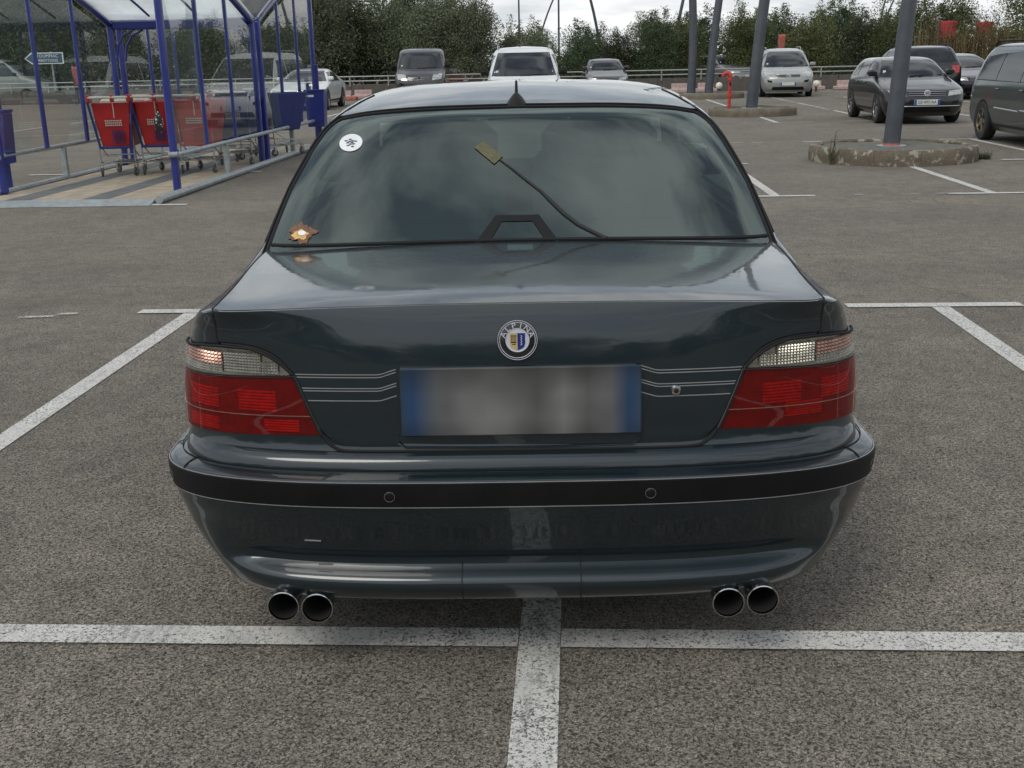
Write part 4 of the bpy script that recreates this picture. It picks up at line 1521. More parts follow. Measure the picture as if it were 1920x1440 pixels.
for a in (AR, AL):
    for b in (B0, G0, G1, B1):
        MB().box((a, b, z_roof(b) / 2 + .02), (.085, .085, z_roof(b) - .04), bev=.02).build('post', 'steel_blue', SH)
    for m0, m1 in ((B0, G0), (G1, B1)):
        pb = [m0 + .06] + [m0 + (m1 - m0) * k / 3 for k in (1, 2)] + [m1 - .06]
        for k in (1, 2):
            b = pb[k]
            MB().box((a, b, (.50 + z_roof(b)) / 2), (.05, .055, z_roof(b) - .50), bev=.008).build('mullion', 'steel_blue', SH)
        for k in range(3):
            b0, b1 = pb[k] + (.03 if k else 0), pb[k + 1] - (.03 if k < 2 else 0)
            pts = [(b0, .53), (b1, .53)] + [(b, z_roof(b) - .16) for b in np.linspace(b1, b0, 7)]
            MB().prism(pts, a - .004, a + .004, 'x').build('side_pane', 'pane', SH, smooth=False)
        MB().tube([(a, b, z_roof(b) - .02) for b in np.linspace(m0, m1, 16)], .045, 8).build('arch_beam', 'steel_blue', SH)
        MB().tube([(a + .01, b, z_roof(b) + .045) for b in np.linspace(m0, m1, 16)], .016, 6).build('arch_trim', 'galvanised', SH)
    # bumper rail, its supports, floor bar
    out = .06 if a == AR else -.06
    MB().tube([(a + out, B0 - .05, .49), (a + out, B1, .49)], .030, 10).build('bumper_rail', 'galvanised', SH)
    for b in (15.1, 18.75):
        MB().box((a + out, b, .25), (.07, .07, .46), bev=.01).build('rail_support', 'galvanised', SH)
    MB().tube([(a + out * 1.3, B0 - .85, .045), (a + out * 1.3, B1, .045)], .045, 10).build('floor_bar', 'galvanised', SH)
    MB().tube([(a + out, B0 - .05, .49), (a - out * .6, B0 - .09, .49)], .034, 10).build('rail_clip', 'galvanised', SH)
for b in (G0, G1):
    MB().box(((AR + AL) / 2, b, EAVE - .03), (AR - AL - .10, .10, .12), bev=.015).build('gutter_beam', 'steel_blue', SH)
    for a, sg in ((AL, 1), (AR, -1)):
        MB().tube([(a + sg * .06, b, EAVE - .55), (a + sg * .09, b, EAVE - .33), (a + sg * .2, b, EAVE - .17), (a + sg * .38, b, EAVE - .09)], .018, 6).build('corner_brace', 'steel_blue', SH)
for m0, m1 in ((B0 - .25, G0 - .05), (G1 + .05, B1 + .25)):
    rows_ = []
    for b in np.linspace(m0, m1, 18):
        zz_ = z_roof(min(max(b, B0), B1)) + .03
        rows_.append([(a, b, zz_) for a in np.linspace(AL - .06, AR + .06, 5)])
    MB().grid(rows_).build('roof_sheet', 'roof_pane', SH, solid=.008)
    for f in (.33, .66):
        a = AL + (AR - AL) * f
        MB().tube([(a, b, z_roof(min(max(b, B0), B1)) - .0) for b in np.linspace(m0 + .2, m1 - .2, 12)], .018, 6).build('roof_rib', 'steel_blue', SH)
# floor of long boards with a steel ramp lip
nb = 7
wb_ = (AR - AL + .02) / nb
for k in range(nb):
    a = AL - .01 + wb_ * (k + .5)
    MB().box((a, (B0 - .70 + B1) / 2, .022), (wb_ - .012, B1 - B0 + .66, .036), bev=.004).build('floor_board', 'board_grey' if k in (1, 4) else 'board_beige', SH)
MB().prism([(B0 - 1.02, .004), (B0 - .74, .004), (B0 - .74, .052), (B0 - .80, .054)], AL - .6, AR + .02, 'x').build('ramp_lip', 'galvanised', SH, smooth=False)


def bin_(a, b, label, wedge=False):
    t = thing('litter_bin', label, 'litter bin', lot(a, b), -LY)
    MB().prism([(-.15, .38), (.15, .38), (.185, 1.0), (-.185, 1.0)], -.13, .13, 'y').build('bin_body', 'steel_blue', t, bevel=.012)
    MB().prism([(-.19, 1.0), (.19, 1.0), (.19, 1.04), (-.19, 1.04)], -.14, .14, 'y').build('bin_rim', 'steel_blue', t, bevel=.006)
    MB().box((0, .155, .75), (.07, .05, 1.46), bev=.01).build('bin_post', 'steel_blue', t)
    MB().box((-.06, -.132, .93), (.10, .004, .035)).build('bin_label', 'sticker_white', t, smooth=False)
    MB().box((-.13, .02, 1.10), (.05, .2, .12), bev=.01).build('bin_flap', 'steel_blue', t)
    return t


bin_(-4.72, 20.55, 'blue litter bin hung at the far end of the trolley shelter')
bin_(-7.17, 13.6, 'blue litter bin hung beside the entrance post of the trolley shelter')

# ================================================================== shopping trolleys
def trolley(label, loc, rz, basket, trim, group=None, load=None, cover=False):
    t = thing('shopping_trolley', label, 'shopping trolley', loc, rz, group)
    # basket: open tapered tub, sides slope out to the top; local y = forward
    def ring(z, k):
        hw0, hw1 = .20 + .085 * k, .17 + .07 * k
        y0, y1 = -.02 - .07 * k, .62 + .16 * k
        return [(-hw0, y0, z), (hw0, y0, z), (hw1, y1, z), (-hw1, y1, z)]
    mb = MB()
    lv = [(.40, 0), (.42, .06), (.80, .72), (.98, .98), (1.0, 1.04)]
    rows_ = []
    for z, k in lv:
        c4 = ring(z, k)
        rr_ = []
        for i in range(4):
            p, q = Vector(c4[i]), Vector(c4[(i + 1) % 4])
            rr_ += [p.lerp(q, f) for f in (.06, .35, .65, .94)]
        rows_.append(rr_)
    mb.grid(rows_, wrap=True)
    mb.add(rows_[0], [tuple(range(16))])
    mb.build('basket', basket, t, solid=.012, bevel=.004)
    # slots of the lattice: small boxes in cream and trim colour
    for (z0, nz, x0, nx, sx) in ((.70, 3, -.09, 9, .026), (.47, 6, -.02, 8, .022)):
        mb = MB()
        for j in range(nz):
            for i in range(nx):
                z = z0 + j * .030
                k = (z - .40) / .6
                mb.box((x0 + i * sx, -.045 - .07 * k, z), (sx * .55, .012, .018))
        mb.build('lattice', 'cream' if j < 4 and nz == 3 else trim, t, smooth=False)['kind'] = 'stuff'
    for s_ in (-1, 1):
        MB().tube([(s_ * .212, -.045, .38), (s_ * .300, -.115, 1.02)], .018, 6).build('corner_trim', trim, t)
    MB().box((0, -.03, .395), (.42, .05, .035), bev=.01).build('base_trim', trim, t)
    # handle with its end pieces
    MB().tube([(-.27, -.17, 1.075), (.27, -.17, 1.075)], .018, 10).build('handle', 'cream', t)
    for s_ in (-.27, 0.05, .27):
        MB().box((s_, -.15, 1.06), (.05, .07, .10), bev=.012).build('handle_bracket', basket, t)
    MB().tube([(.04, -.128, 1.0), (.045, -.125, .92), (.04, -.115, .80)], .006, 5).build('coin_chain', 'cream', t)
    # chassis
    mb = MB()
    for s_ in (-1, 1):
        mb.tube([(s_ * .24, -.06, 1.0), (s_ * .235, -.03, .45), (s_ * .235, -.02, .20), (s_ * .23, .10, .17), (s_ * .19, .62, .17)], .011, 6)
        mb.tube([(s_ * .22, .0, .40), (s_ * .215, .25, .26), (s_ * .19, .6, .24)], .008, 6)
    for y in (.0, .2, .4, .6):
        mb.tube([(-.235 + .06 * y, y, .18), (.235 - .06 * y, y, .18)], .007, 6)
    for x in (-.12, 0, .12):
        mb.tube([(x, 0, .185), (x, .6, .185)], .005, 5)
    mb.tube([(-.235, -.02, .30), (.235, -.02, .30)], .008, 6)
    mb.build('chassis', 'cart_wire', t)
    first = None
    for x, y, sw in ((-.235, -.03, .4), (.235, -.03, -.3), (-.19, .60, .9), (.19, .60, .2)):
        if first is None:
            w = MB().lathe([(.001, -.012), (.03, -.014), (.052, -.014), (.060, -.008), (.060, .008), (.052, .014), (.03, .014), (.001, .012)], 'x', (0, 0, 0), 18).build('caster', 'caster_grey', t)
            MB().box((0.022, .01, .035), (.005, .035, .11), bev=.002).box((-.022, .01, .035), (.005, .035, .11), bev=.002).box((0, .02, .09), (.05, .04, .012)).build('fork', 'cart_wire', w)
            MB().lathe([(.001, -.0155), (.024, -.0155)], 'x', (0, 0, 0), 12).lathe([(.001, .0155), (.024, .0155)], 'x', (0, 0, 0), 12).build('hub', 'cart_wire', w)
            first = w
        else:
            w = copy_tree(first, t)
        w.location = (x, y, .062)
        w.rotation_euler = (0, 0, sw)
    if load:
        MB().box((.02, .28, 1.0), (.42, .45, .10), bev=.03).build('lining', load, t)
    return t


FZ = .040
def cart_at(a, b, label, basket, trim, rz=0.0, **kw):
    x, y, _ = lot(a, b)
    return trolley(label, (x, y, FZ), -LY + rz, basket, trim, **kw)


c1 = cart_at(-6.38, 15.35, 'red plastic shopping trolley at the open end of the row in the shelter', 'cart_red', 'cart_blue', .10, load='cream')
c2 = cart_at(-5.84, 15.50, 'red shopping trolley with a black and white spotted bag on its handle', 'cart_red', 'cart_blue', .04)
c3 = cart_at(-5.33, 15.62, 'red shopping trolley right behind the side pane of the shelter', 'cart_red', 'cart_red', .0)
c4 = cart_at(-5.12, 16.75, 'blue shopping trolley parked behind the red ones', 'cart_blue', 'cart_blue', .0)
c5 = cart_at(-5.50, 17.75, 'grey blue shopping trolley with a dark box in it, beyond the gutter posts', 'cart_blue', 'cart_grey', -.5, load='trim_black')
c6 = cart_at(-5.10, 18.35, 'dark blue shopping trolley standing next to the far litter bin', 'cart_blue', 'cart_grey', -.6)
bg = MB()
rows_ = []
for z, k in ((.0, .3), (.05, .9), (.14, 1.0), (.22, .8), (.27, .45), (.30, .2)):
    rows_.append([(.06 * k * math.cos(a), .035 * k * math.sin(a), z) for a in np.linspace(0, 2 * math.pi, 16, endpoint=False)])
m_, nt_, b_ = base_mat('spots')
_v = N(nt_, 'ShaderNodeTexVoronoi', Scale=34); _t = N(nt_, 'ShaderNodeTexCoord'); nt_.links.new(_t.outputs['Object'], _v.inputs['Vector'])
nt_.links.new(ramp(nt_, _v.outputs['Distance'], [(.30, (.75, .75, .75)), (.36, (.02, .02, .022))]), b_.inputs['Base Color'])
bag = thing('spotted_bag', 'black bag with white spots hanging on a red trolley', 'bag', tuple(np.array(lot(-5.72, 15.26)) + np.array((0, 0, .62))), 0)
bg.grid(rows_, wrap=True)
bg.build('bag_body', 'spots', bag)
MB().tube([(-.02, 0, .28), (-.015, 0, .36), (.0, .02, .40), (.02, 0, .28)], .006, 5).build('bag_strap', 'trim_black', bag)

# ================================================================== other vehicles
class Shell:
    """car body as a stack of level outlines; x across, y from the nose backwards"""
    def __init__(s, L, front, rear, width, nf=3.4, nr=4.0, Lf=.55, Lr=.40):
        s.L = L
        s.xf, s.xr, s.b = mono(front), mono(rear), mono(width)
        s.z0, s.z1 = front[0][0], front[-1][0]
        s.nf, s.nr, s.Lf, s.Lr = nf, nr, Lf, Lr

    def ext(s, z):
        yf, yr = s.xf(z), s.L - s.xr(z)
        span = max(yr - yf, .02)
        return yf, yr, min(s.Lf, span * .48), min(s.Lr, span * .48)

    def front(s, u, z, off=0.0):
        yf, yr, lf, lr = s.ext(z)
        x = min(abs(u) / s.b(z), 1.0)
        return Vector((u, yf + lf * (1 - max(1 - x ** s.nf, 0) ** (1 / s.nf)), z)) + Vector((0, -off, off * .35))

    def rear(s, u, z, off=0.0):
        yf, yr, lf, lr = s.ext(z)
        x = min(abs(u) / s.b(z), 1.0)
        return Vector((u, yr - lr * (1 - max(1 - x ** s.nr, 0) ** (1 / s.nr)), z)) + Vector((0, off, off * .35))

    def side(s, y, z, sg, off=0.0):
        yf, yr, lf, lr = s.ext(z)
        b = s.b(z)
        if y < yf + lf:
            k = 1 - min(max((y - yf) / lf, 0), 1)
            u = b * max(1 - k ** s.nf, 0) ** (1 / s.nf)
        elif y > yr - lr:
            k = 1 - min(max((yr - y) / lr, 0), 1)
            u = b * max(1 - k ** s.nr, 0) ** (1 / s.nr)
        else:
            u = b
        return Vector((sg * (u + off), y, z + off * .2))

    def mesh(s):
        zs = list(np.linspace(s.z0, s.z1, 40))
        zs += list(np.linspace(s.z1 - .12 * (s.z1 - s.z0), s.z1, 16)) + list(np.linspace(.66, 1.06, 18))
        zs = sorted(set(round(z, 4) for z in zs if s.z0 <= z <= s.z1))
        rows_ = []
        for z in zs:
            yf, yr, lf, lr = s.ext(z)
            b = s.b(z)
            half = []
            for k in range(13):
                a = (1 - (1 - k / 12) ** 1.3) * math.pi / 2
                half.append(Vector((b * math.sin(a) ** (2 / s.nf), yf + lf * (1 - math.cos(a) ** (2 / s.nf)), z)))
            for k in range(1, 6):
                half.append(Vector((b, yf + lf + (yr - lr - yf - lf) * k / 6, z)))
            for k in range(12, -1, -1):
                a = (1 - (1 - k / 12) ** 1.3) * math.pi / 2
                half.append(Vector((b * math.sin(a) ** (2 / s.nr), yr - lr * (1 - math.cos(a) ** (2 / s.nr)), z)))
            rows_.append([Vector((-p.x, p.y, p.z)) for p in half[::-1]][:-1] + half[:-1])
        mb = MB().grid(rows_, wrap=True)
        mb.add(rows_[-1], [tuple(range(len(rows_[-1])))])
        mb.add(rows_[0], [tuple(range(len(rows_[0])))])
        return mb


def patch(fn, pts, nu=8, nv=5):
    """quad patch on a surface: pts = lower first, lower last, upper last, upper first (a, z)"""
    (a0, z0), (a1, z1), (a2, z2), (a3, z3) = pts
    rows_ = []
    for j in range(nv + 1):
        t = j / nv
        l = (a0 + (a3 - a0) * t, z0 + (z3 - z0) * t); r_ = (a1 + (a2 - a1) * t, z1 + (z2 - z1) * t)
        rows_.append([fn(l[0] + (r_[0] - l[0]) * i / nu, l[1] + (r_[1] - l[1]) * i / nu) for i in range(nu + 1)])
    return MB().grid(rows_)


def scale_z(pts, k, z_ref=.18):
    return [(z_ref + (z - z_ref) * k, x) for z, x in pts]


KIND = {
    'hatch': dict(L=4.26, H=1.452, wb=(.86, 3.49), r=.316,
        front=[(.17, .12), (.30, .03), (.45, 0), (.60, .02), (.69, .06), (.75, .16), (.82, .42), (.90, .78), (.96, 1.05), (1.0, 1.17), (1.10, 1.34), (1.2, 1.52), (1.3, 1.73), (1.36, 1.90), (1.40, 2.08), (1.43, 2.32), (1.452, 2.75)],
        rear=[(.17, .15), (.35, .02), (.5, 0), (.75, .03), (.95, .08), (1.05, .15), (1.2, .28), (1.33, .42), (1.38, .50), (1.41, .60), (1.435, .85), (1.452, 1.4)],
        width=[(.17, .79), (.3, .86), (.5, .893), (.75, .890), (.90, .872), (.97, .852), (1.1, .80), (1.25, .73), (1.35, .67), (1.40, .615), (1.43, .50), (1.452, .1)],
        scr=(1.0, 1.37), side=[((1.42, .98), (2.28, .99), (2.28, 1.36), (1.98, 1.33)), ((2.33, .99), (3.15, 1.0), (3.1, 1.35), (2.33, 1.365)), ((3.2, 1.01), (3.62, 1.04), (3.5, 1.27), (3.15, 1.345))]),
    'mpv': dict(L=4.72, H=1.75, wb=(.98, 3.80), r=.32,
        front=[(.18, .12), (.32, .02), (.5, 0), (.64, .02), (.74, .07), (.82, .20), (.92, .50), (1.02, .84), (1.08, 1.0), (1.2, 1.18), (1.35, 1.42), (1.5, 1.70), (1.60, 1.93), (1.67, 2.2), (1.72, 2.6), (1.75, 3.1)],
        rear=[(.18, .12), (.4, .0), (.9, .03), (1.2, .10), (1.5, .22), (1.62, .32), (1.70, .5), (1.735, .8), (1.75, 1.4)],
        width=[(.18, .82), (.35, .90), (.6, .927), (.9, .92), (1.05, .90), (1.3, .83), (1.5, .765), (1.62, .71), (1.68, .66), (1.72, .56), (1.75, .1)],
        scr=(1.06, 1.62), side=[((1.30, 1.06), (2.2, 1.07), (2.2, 1.56), (1.92, 1.54)), ((2.26, 1.07), (3.3, 1.08), (3.3, 1.56), (2.26, 1.57)), ((3.36, 1.08), (4.3, 1.10), (4.2, 1.5), (3.36, 1.56))]),
    'ludo': dict(L=4.20, H=1.80, wb=(.86, 3.55), r=.31,
        front=[(.2, .10), (.36, .01), (.55, 0), (.74, .05), (.83, .15), (.93, .42), (1.02, .70), (1.08, .84), (1.2, .98), (1.4, 1.25), (1.56, 1.47), (1.66, 1.66), (1.73, 1.90), (1.78, 2.3), (1.80, 2.8)],
        rear=[(.2, .10), (.4, 0), (1.0, .02), (1.5, .08), (1.68, .18), (1.75, .35), (1.785, .7), (1.80, 1.3)],
        width=[(.2, .82), (.35, .89), (.6, .915), (.95, .91), (1.08, .895), (1.3, .85), (1.55, .79), (1.66, .75), (1.72, .70), (1.765, .58), (1.80, .1)],
        scr=(1.08, 1.64), side=[((1.16, 1.08), (2.05, 1.08), (2.05, 1.6), (1.66, 1.58)), ((2.15, 1.08), (3.15, 1.08), (3.15, 1.6), (2.15, 1.6)), ((3.22, 1.1), (3.95, 1.12), (3.9, 1.56), (3.22, 1.6))]),
    'van': dict(L=4.78, H=1.97, wb=(.86, 3.96), r=.33,
        front=[(.25, .10), (.42, .02), (.65, 0), (.85, .06), (.97, .22), (1.08, .45), (1.15, .60), (1.22, .68), (1.4, .88), (1.65, 1.16), (1.78, 1.34), (1.87, 1.55), (1.93, 1.9), (1.97, 2.6)],
        rear=[(.25, .08), (.5, 0), (1.3, .02), (1.75, .06), (1.88, .15), (1.94, .4), (1.97, 1.0)],
        width=[(.25, .86), (.45, .93), (.8, .95), (1.1, .945), (1.4, .915), (1.7, .875), (1.82, .84), (1.9, .77), (1.95, .6), (1.97, .1)],
        scr=(1.20, 1.78), side=[((1.02, 1.16), (1.95, 1.16), (1.95, 1.72), (1.36, 1.7)), ((2.05, 1.18), (3.1, 1.18), (3.1, 1.72), (2.05, 1.72)), ((3.2, 1.18), (4.4, 1.18), (4.4, 1.7), (3.2, 1.72))]),
    'sedan': dict(L=4.6, H=1.43, wb=(.9, 3.62), r=.32,
        front=[(.17, .12), (.30, .03), (.45, 0), (.58, .02), (.66, .06), (.73, .20), (.80, .55), (.88, 1.0), (.93, 1.28), (.98, 1.42), (1.1, 1.66), (1.2, 1.88), (1.28, 2.1), (1.34, 2.32), (1.385, 2.6), (1.41, 2.85), (1.43, 3.1)],
        rear=[(.17, .15), (.35, .02), (.55, 0), (.8, .04), (.93, .10), (.97, .35), (1.0, .62), (1.1, .85), (1.22, 1.1), (1.32, 1.36), (1.38, 1.6), (1.43, 1.9)] if False else [(.17, .15), (.35, .02), (.55, 0), (.8, .04), (.93, .12), (.99, .40), (1.08, .68), (1.2, .95), (1.30, 1.18), (1.37, 1.32), (1.41, 1.42), (1.43, 1.48)],
        width=[(.17, .80), (.3, .87), (.5, .905), (.75, .90), (.88, .875), (.95, .85), (1.1, .77), (1.25, .69), (1.33, .63), (1.38, .57), (1.41, .45), (1.43, .1)],
        scr=(.97, 1.34), side=[((1.66, .95), (2.5, .96), (2.5, 1.30), (2.25, 1.28)), ((2.56, .96), (3.4, .98), (3.2, 1.28), (2.56, 1.30))]),
    'suv': dict(L=4.55, H=1.62, wb=(.9, 3.55), r=.345,
        front=[(.24, .12), (.4, .02), (.6, 0), (.78, .03), (.88, .10), (.95, .35), (1.02, .75), (1.08, 1.05), (1.14, 1.2), (1.25, 1.38), (1.4, 1.62), (1.5, 1.84), (1.56, 2.1), (1.6, 2.5), (1.62, 2.9)],
        rear=[(.24, .15), (.45, .02), (.65, 0), (.95, .04), (1.1, .10), (1.3, .24), (1.48, .38), (1.55, .48), (1.59, .7), (1.62, 1.3)],
        width=[(.24, .83), (.4, .89), (.65, .915), (.95, .91), (1.08, .885), (1.25, .82), (1.42, .75), (1.52, .69), (1.57, .62), (1.60, .5), (1.62, .1)],
        scr=(1.12, 1.50), side=[((1.45, 1.09), (2.3, 1.1), (2.3, 1.48), (1.98, 1.45)), ((2.36, 1.1), (3.2, 1.11), (3.15, 1.47), (2.36, 1.485)), ((3.26, 1.12), (3.95, 1.17), (3.7, 1.42), (3.22, 1.465))]),
}
KIND['wagon'] = dict(KIND['sedan'], rear=[(.17, .15), (.35, .02), (.55, 0), (.8, .04), (.93, .10), (1.1, .25), (1.25, .42), (1.34, .55), (1.39, .70), (1.42, 1.0), (1.43, 1.4)], side=KIND['sedan']['side'] + [((3.46, .98), (4.25, 1.02), (4.05, 1.24), (3.3, 1.28))])


def vehicle(kind, label, cat, loc, rz, mat, H=None, L=None, Wk=1.0, rails=False, details='front', plate=None, group=None, lights='headlamp_inner', rim='alloy', name='parked_car'):
    K = KIND[kind]
    k = (H or K['H']) / K['H']
    kl = (L or K['L']) / K['L']
    zf = lambda z: .18 + (z - .18) * (K['H'] * k - .18) / (K['H'] - .18)
    fx = [(zf(z), x * kl) for z, x in K['front']]; rx = [(zf(z), x * kl) for z, x in K['rear']]
    wx = [(zf(z), x * Wk) for z, x in K['width']]
    s = Shell(K['L'] * kl, fx, rx, wx)
    root = thing(name, label, cat, loc, rz, group)
    s.mesh().build('body', mat, root, angle=30)
    B = max(x for _, x in wx)
    zc, zh = zf(K['scr'][0]), zf(K['scr'][1])
    # glass
    g0, g1 = s.b(zc) * .90, s.b(zh) * .86
    scr = patch(lambda u, z: s.front(u, z, .006), [(-g0, zc), (g0, zc), (g1, zh), (-g1, zh)], 14, 8).build('windscreen', 'car_glass', root)
    zr0 = zf(K['scr'][0] + .02); zr1 = zf(K['scr'][1] - .05)
    patch(lambda u, z: s.rear(u, z, .006), [(-s.b(zr0) * .82, zr0), (s.b(zr0) * .82, zr0), (s.b(zr1) * .80, zr1), (-s.b(zr1) * .80, zr1)], 12, 6).build('rear_window', 'car_glass', root)
    for sg in (1, -1):
        for q4 in K['side']:
            pts = [(y * kl, zf(z)) for y, z in q4]
            patch(lambda y, z: s.side(y, z, sg, .006), pts, 8, 5).build('side_window', 'car_glass', root)
        # dark sill strip, handle, mirror
        MB().box((sg * (s.b(zf(.32)) + .002), s.L * .5, zf(.30)), (.02, s.L * .40, .05), bev=.008).build('sill', 'trim_black', root)
        for y in (K['side'][0][1][0] * kl - .12, K['side'][1][1][0] * kl - .15):
            p = s.side(y, zf(K['scr'][0] - .13), sg, .012)
            MB().box(tuple(p), (.025, .17, .028), bev=.008).build('door_handle', mat, root)
        p = s.side(K['side'][0][0][0] * kl + .06, zc + .05, sg, .09)
        MB().box((p.x + sg * .02, p.y, p.z + .02), (.20, .11, .13), bev=.035).build('door_mirror', mat if kind not in ('van', 'ludo') else 'trim_black', root)
        MB().tube([s.side(K['side'][0][0][0] * kl, zc - .0, sg, .004)] + [s.side(y, z_, sg, .004) for y, z_ in [(K['side'][-1][1][0] * kl, zf(K['side'][-1][1][1] - .02))]], .008, 5).build('belt_trim', 'trim_black', root)
    # front end
    zb = lambda f: zf(f)
    hz = {'hatch': (.60, .74), 'mpv': (.70, .90), 'ludo': (.74, .93), 'van': (.78, 1.02), 'sedan': (.58, .72), 'wagon': (.58, .72), 'suv': (.74, .90)}[kind]
    for sg in (1, -1):
        q4 = [(sg * .86 * B, zb(hz[0] + .04)), (sg * .50 * B, zb(hz[0])), (sg * .54 * B, zb(hz[1] - .035)), (sg * .90 * B, zb(hz[1]))]
        hl = patch(lambda u, z: s.front(u, z, .006), q4, 8, 4).build('headlight', lights, root)
        patch(lambda u, z: s.front(u, z, .011), q4, 8, 4).build('lens', 'lens_clear', hl)
        q4 = [(sg * .76 * B, zb(hz[1] * .60)), (sg * .60 * B, zb(hz[1] * .58)), (sg * .62 * B, zb(hz[1] * .66)), (sg * .80 * B, zb(hz[1] * .69))]
        patch(lambda u, z: s.front(u, z, .006), q4, 5, 3).build('fog_light', 'trim_black', root)
        zt = zb(hz[1] + .06)
        q4 = [(sg * .90 * B, zt - .14), (sg * .62 * B, zt - .14), (sg * .60 * B, zt + .06), (sg * .86 * B, zt + .08)]
        patch(lambda u, z: s.rear(u, z, .006), q4, 6, 4).build('tail_light', 'lamp_red', root)
    gz = hz[0] + .01
    patch(lambda u, z: s.front(u, z, .005), [(-.44 * B, zb(gz)), (.44 * B, zb(gz)), (.46 * B, zb(gz + .085)), (-.46 * B, zb(gz + .085))], 10, 3).build('grille', 'trim_black', root)
    for j in (.005, .045, .085):
        MB().tube([s.front(u, zb(gz + j), .012) for u in np.linspace(-.45 * B, .45 * B, 11)], .005, 5).build('grille_bar', 'chrome', root)
    patch(lambda u, z: s.front(u, z, .005), [(-.62 * B, zb(.25)), (.62 * B, zb(.25)), (.58 * B, zb(.37)), (-.58 * B, zb(.37))], 10, 3).build('lower_intake', 'trim_black', root)
    p = s.front(0, zb(.47), .012)
    pl_ = MB().box((0, 0, 0), (.52, .012, .11), bev=.004).build('license_plate', 'plate_white', root)
    pl_.location = p
    for sg in (1, -1):
        MB().box((sg * .235, -.0068, 0), (.045, .002, .104)).build('plate_band', 'plate_blue', pl_, smooth=False)
    if plate:
        text_mesh(plate, .088, 'ink', pl_, (0, -.0072, -.002), (R(90), 0, 0), sx=.92)
    p = s.rear(0, zb(.62 if kind != 'van' else .7), .012)
    rp = MB().box((0, 0, 0), (.52, .012, .11), bev=.004).build('license_plate', 'plate_white', root); rp.location = p
    if rails:
        for sg in (1, -1):
            ys = np.linspace(s.ext(zf(K['H'] - .06))[0] + .12, s.L - .45, 10)
            zr = zf(K['H'] - .035)
            MB().tube([(sg * s.b(zf(K['H'] - .07)) * .97, y, zr + (.055 if 0 < i_ < 9 else -.02)) for i_, y in enumerate(ys)], .018, 6).build('roof_rail', 'trim_black' if rails == 'black' else 'galvanised', root)
    add_wheels(root, B + .016, [y * kl for y in K['wb']], K['r'], .20, rim=rim, spokes=5, arch=True, body_x=B - .004)
    for sg in (-1, 1):
        MB().tube([s.front(sg * .1, zc + .012, .02), s.front(sg * .1 + .5, zc + .03, .02)], .006, 5).build('wiper', 'trim_black', root)
    # what shows through the screen: seats and wheel hints on the glass are left to reflections; vignette sticker
    q = s.front(-g0 * .82, zc + .10, .012)
    MB().box(tuple(q), (.06, .004, .07)).build('sticker', 'sticker_white', root, smooth=False)
    return root, s, zf


YW = -LY
# compact hatchback behind the big lamp pole
g, s, zf = vehicle('hatch', 'black hatchback with white lettered plate parked behind the thick lamp pole', 'car', (8.74, 23.5, 0), -.085, 'paint_black', H=1.37, L=4.05, Wk=.94, plate='GS-497-AA')
# round badge on its grille and bright bumper line
bc_ = s.front(0, zf(.665), .016)
MB().lathe([(.062, 0), (.062, -.010), (.052, -.014), (.050, -.010), (.001, -.010)], 'y', bc_, 28).build('badge', 'badge_silver', g)
mb = MB()
for pts in ([(-.028, .036), (-.010, .002), (.0, .002), (.010, .002), (.028, .036)], [(-.044, .016), (-.022, -.040), (0, .0), (.022, -.040), (.044, .016)]):
    mb.tube([bc_ + Vector((x, -.013, z)) for x, z in pts], .0055, 5)
mb.build('badge_mark', 'badge_blue', g)
MB().tube([s.front(u, zf(.385), .012) for u in np.linspace(-.70, .70, 15)], .008, 5).build('bumper_line', 'silver_line', g)

g, s, zf = vehicle('mpv', 'silver people carrier with roof bars facing the island', 'car', (9.76, 39.3, 0), -.15, 'paint_silver', H=1.66, Wk=.96, rails='galv')
for dz in (0, .045):
    MB().tube([s.front(u, zf(.745) + dz - abs(u) * .45, .018) for u in (-.10, 0, .10)], .010, 5).build('badge_chevron', 'chrome', g)
g, s, zf = vehicle('van', 'dark grey panel van with a pale diamond badge facing the saloon', 'van', (-3.22, 42.6, 0), .0, 'paint_dkgrey', name='parked_van')
c = s.front(0, zf(.86), .02)
MB().prism([(0, -.11), (.075, 0), (0, .11), (-.075, 0)], -.012, .012).build('badge', 'chrome', g, smooth=False).location = c
MB().prism([(0, -.06), (.035, 0), (0, .06), (-.035, 0)], -.016, -.010).build('badge_hole', 'trim_black', g, smooth=False).location = c
g, s, zf = vehicle('ludo', 'white tall leisure van with roof bars right beyond the saloon roof', 'van', (.44, 27.4, 0), -.02, 'paint_white', rails='galv', name='parked_van')
vehicle('hatch', 'small dark grey hatchback beside the white leisure van', 'car', (3.95, 44.0, 0), -.02, 'paint_dkgrey', H=1.42, L=3.8, Wk=.93)
vehicle('sedan', 'low red coupe seen behind the wall rail', 'car', (-2.35, 52.0, 0), .25, 'paint_red', H=1.26, L=4.0)
vehicle('hatch', 'pale grey car half hidden behind the lamp poles beyond the wall', 'car', (11.3, 53.0, 0), .4, 'paint_grey', H=1.45)
vehicle('suv', 'black sport utility vehicle seen from behind, beyond the hatchback', 'car', (13.05, 38.6, 0), math.pi - .06, 'paint_black', rails='black')
vehicle('sedan', 'dark blue saloon with clear lamps between the black cars', 'car', (14.55, 34.6, 0), -.06, 'paint_navy', H=1.36)
vehicle('suv', 'black sport utility vehicle facing out, mostly hidden by the green estate', 'car', (15.45, 31.9, 0), -.20, 'paint_black', H=1.60)
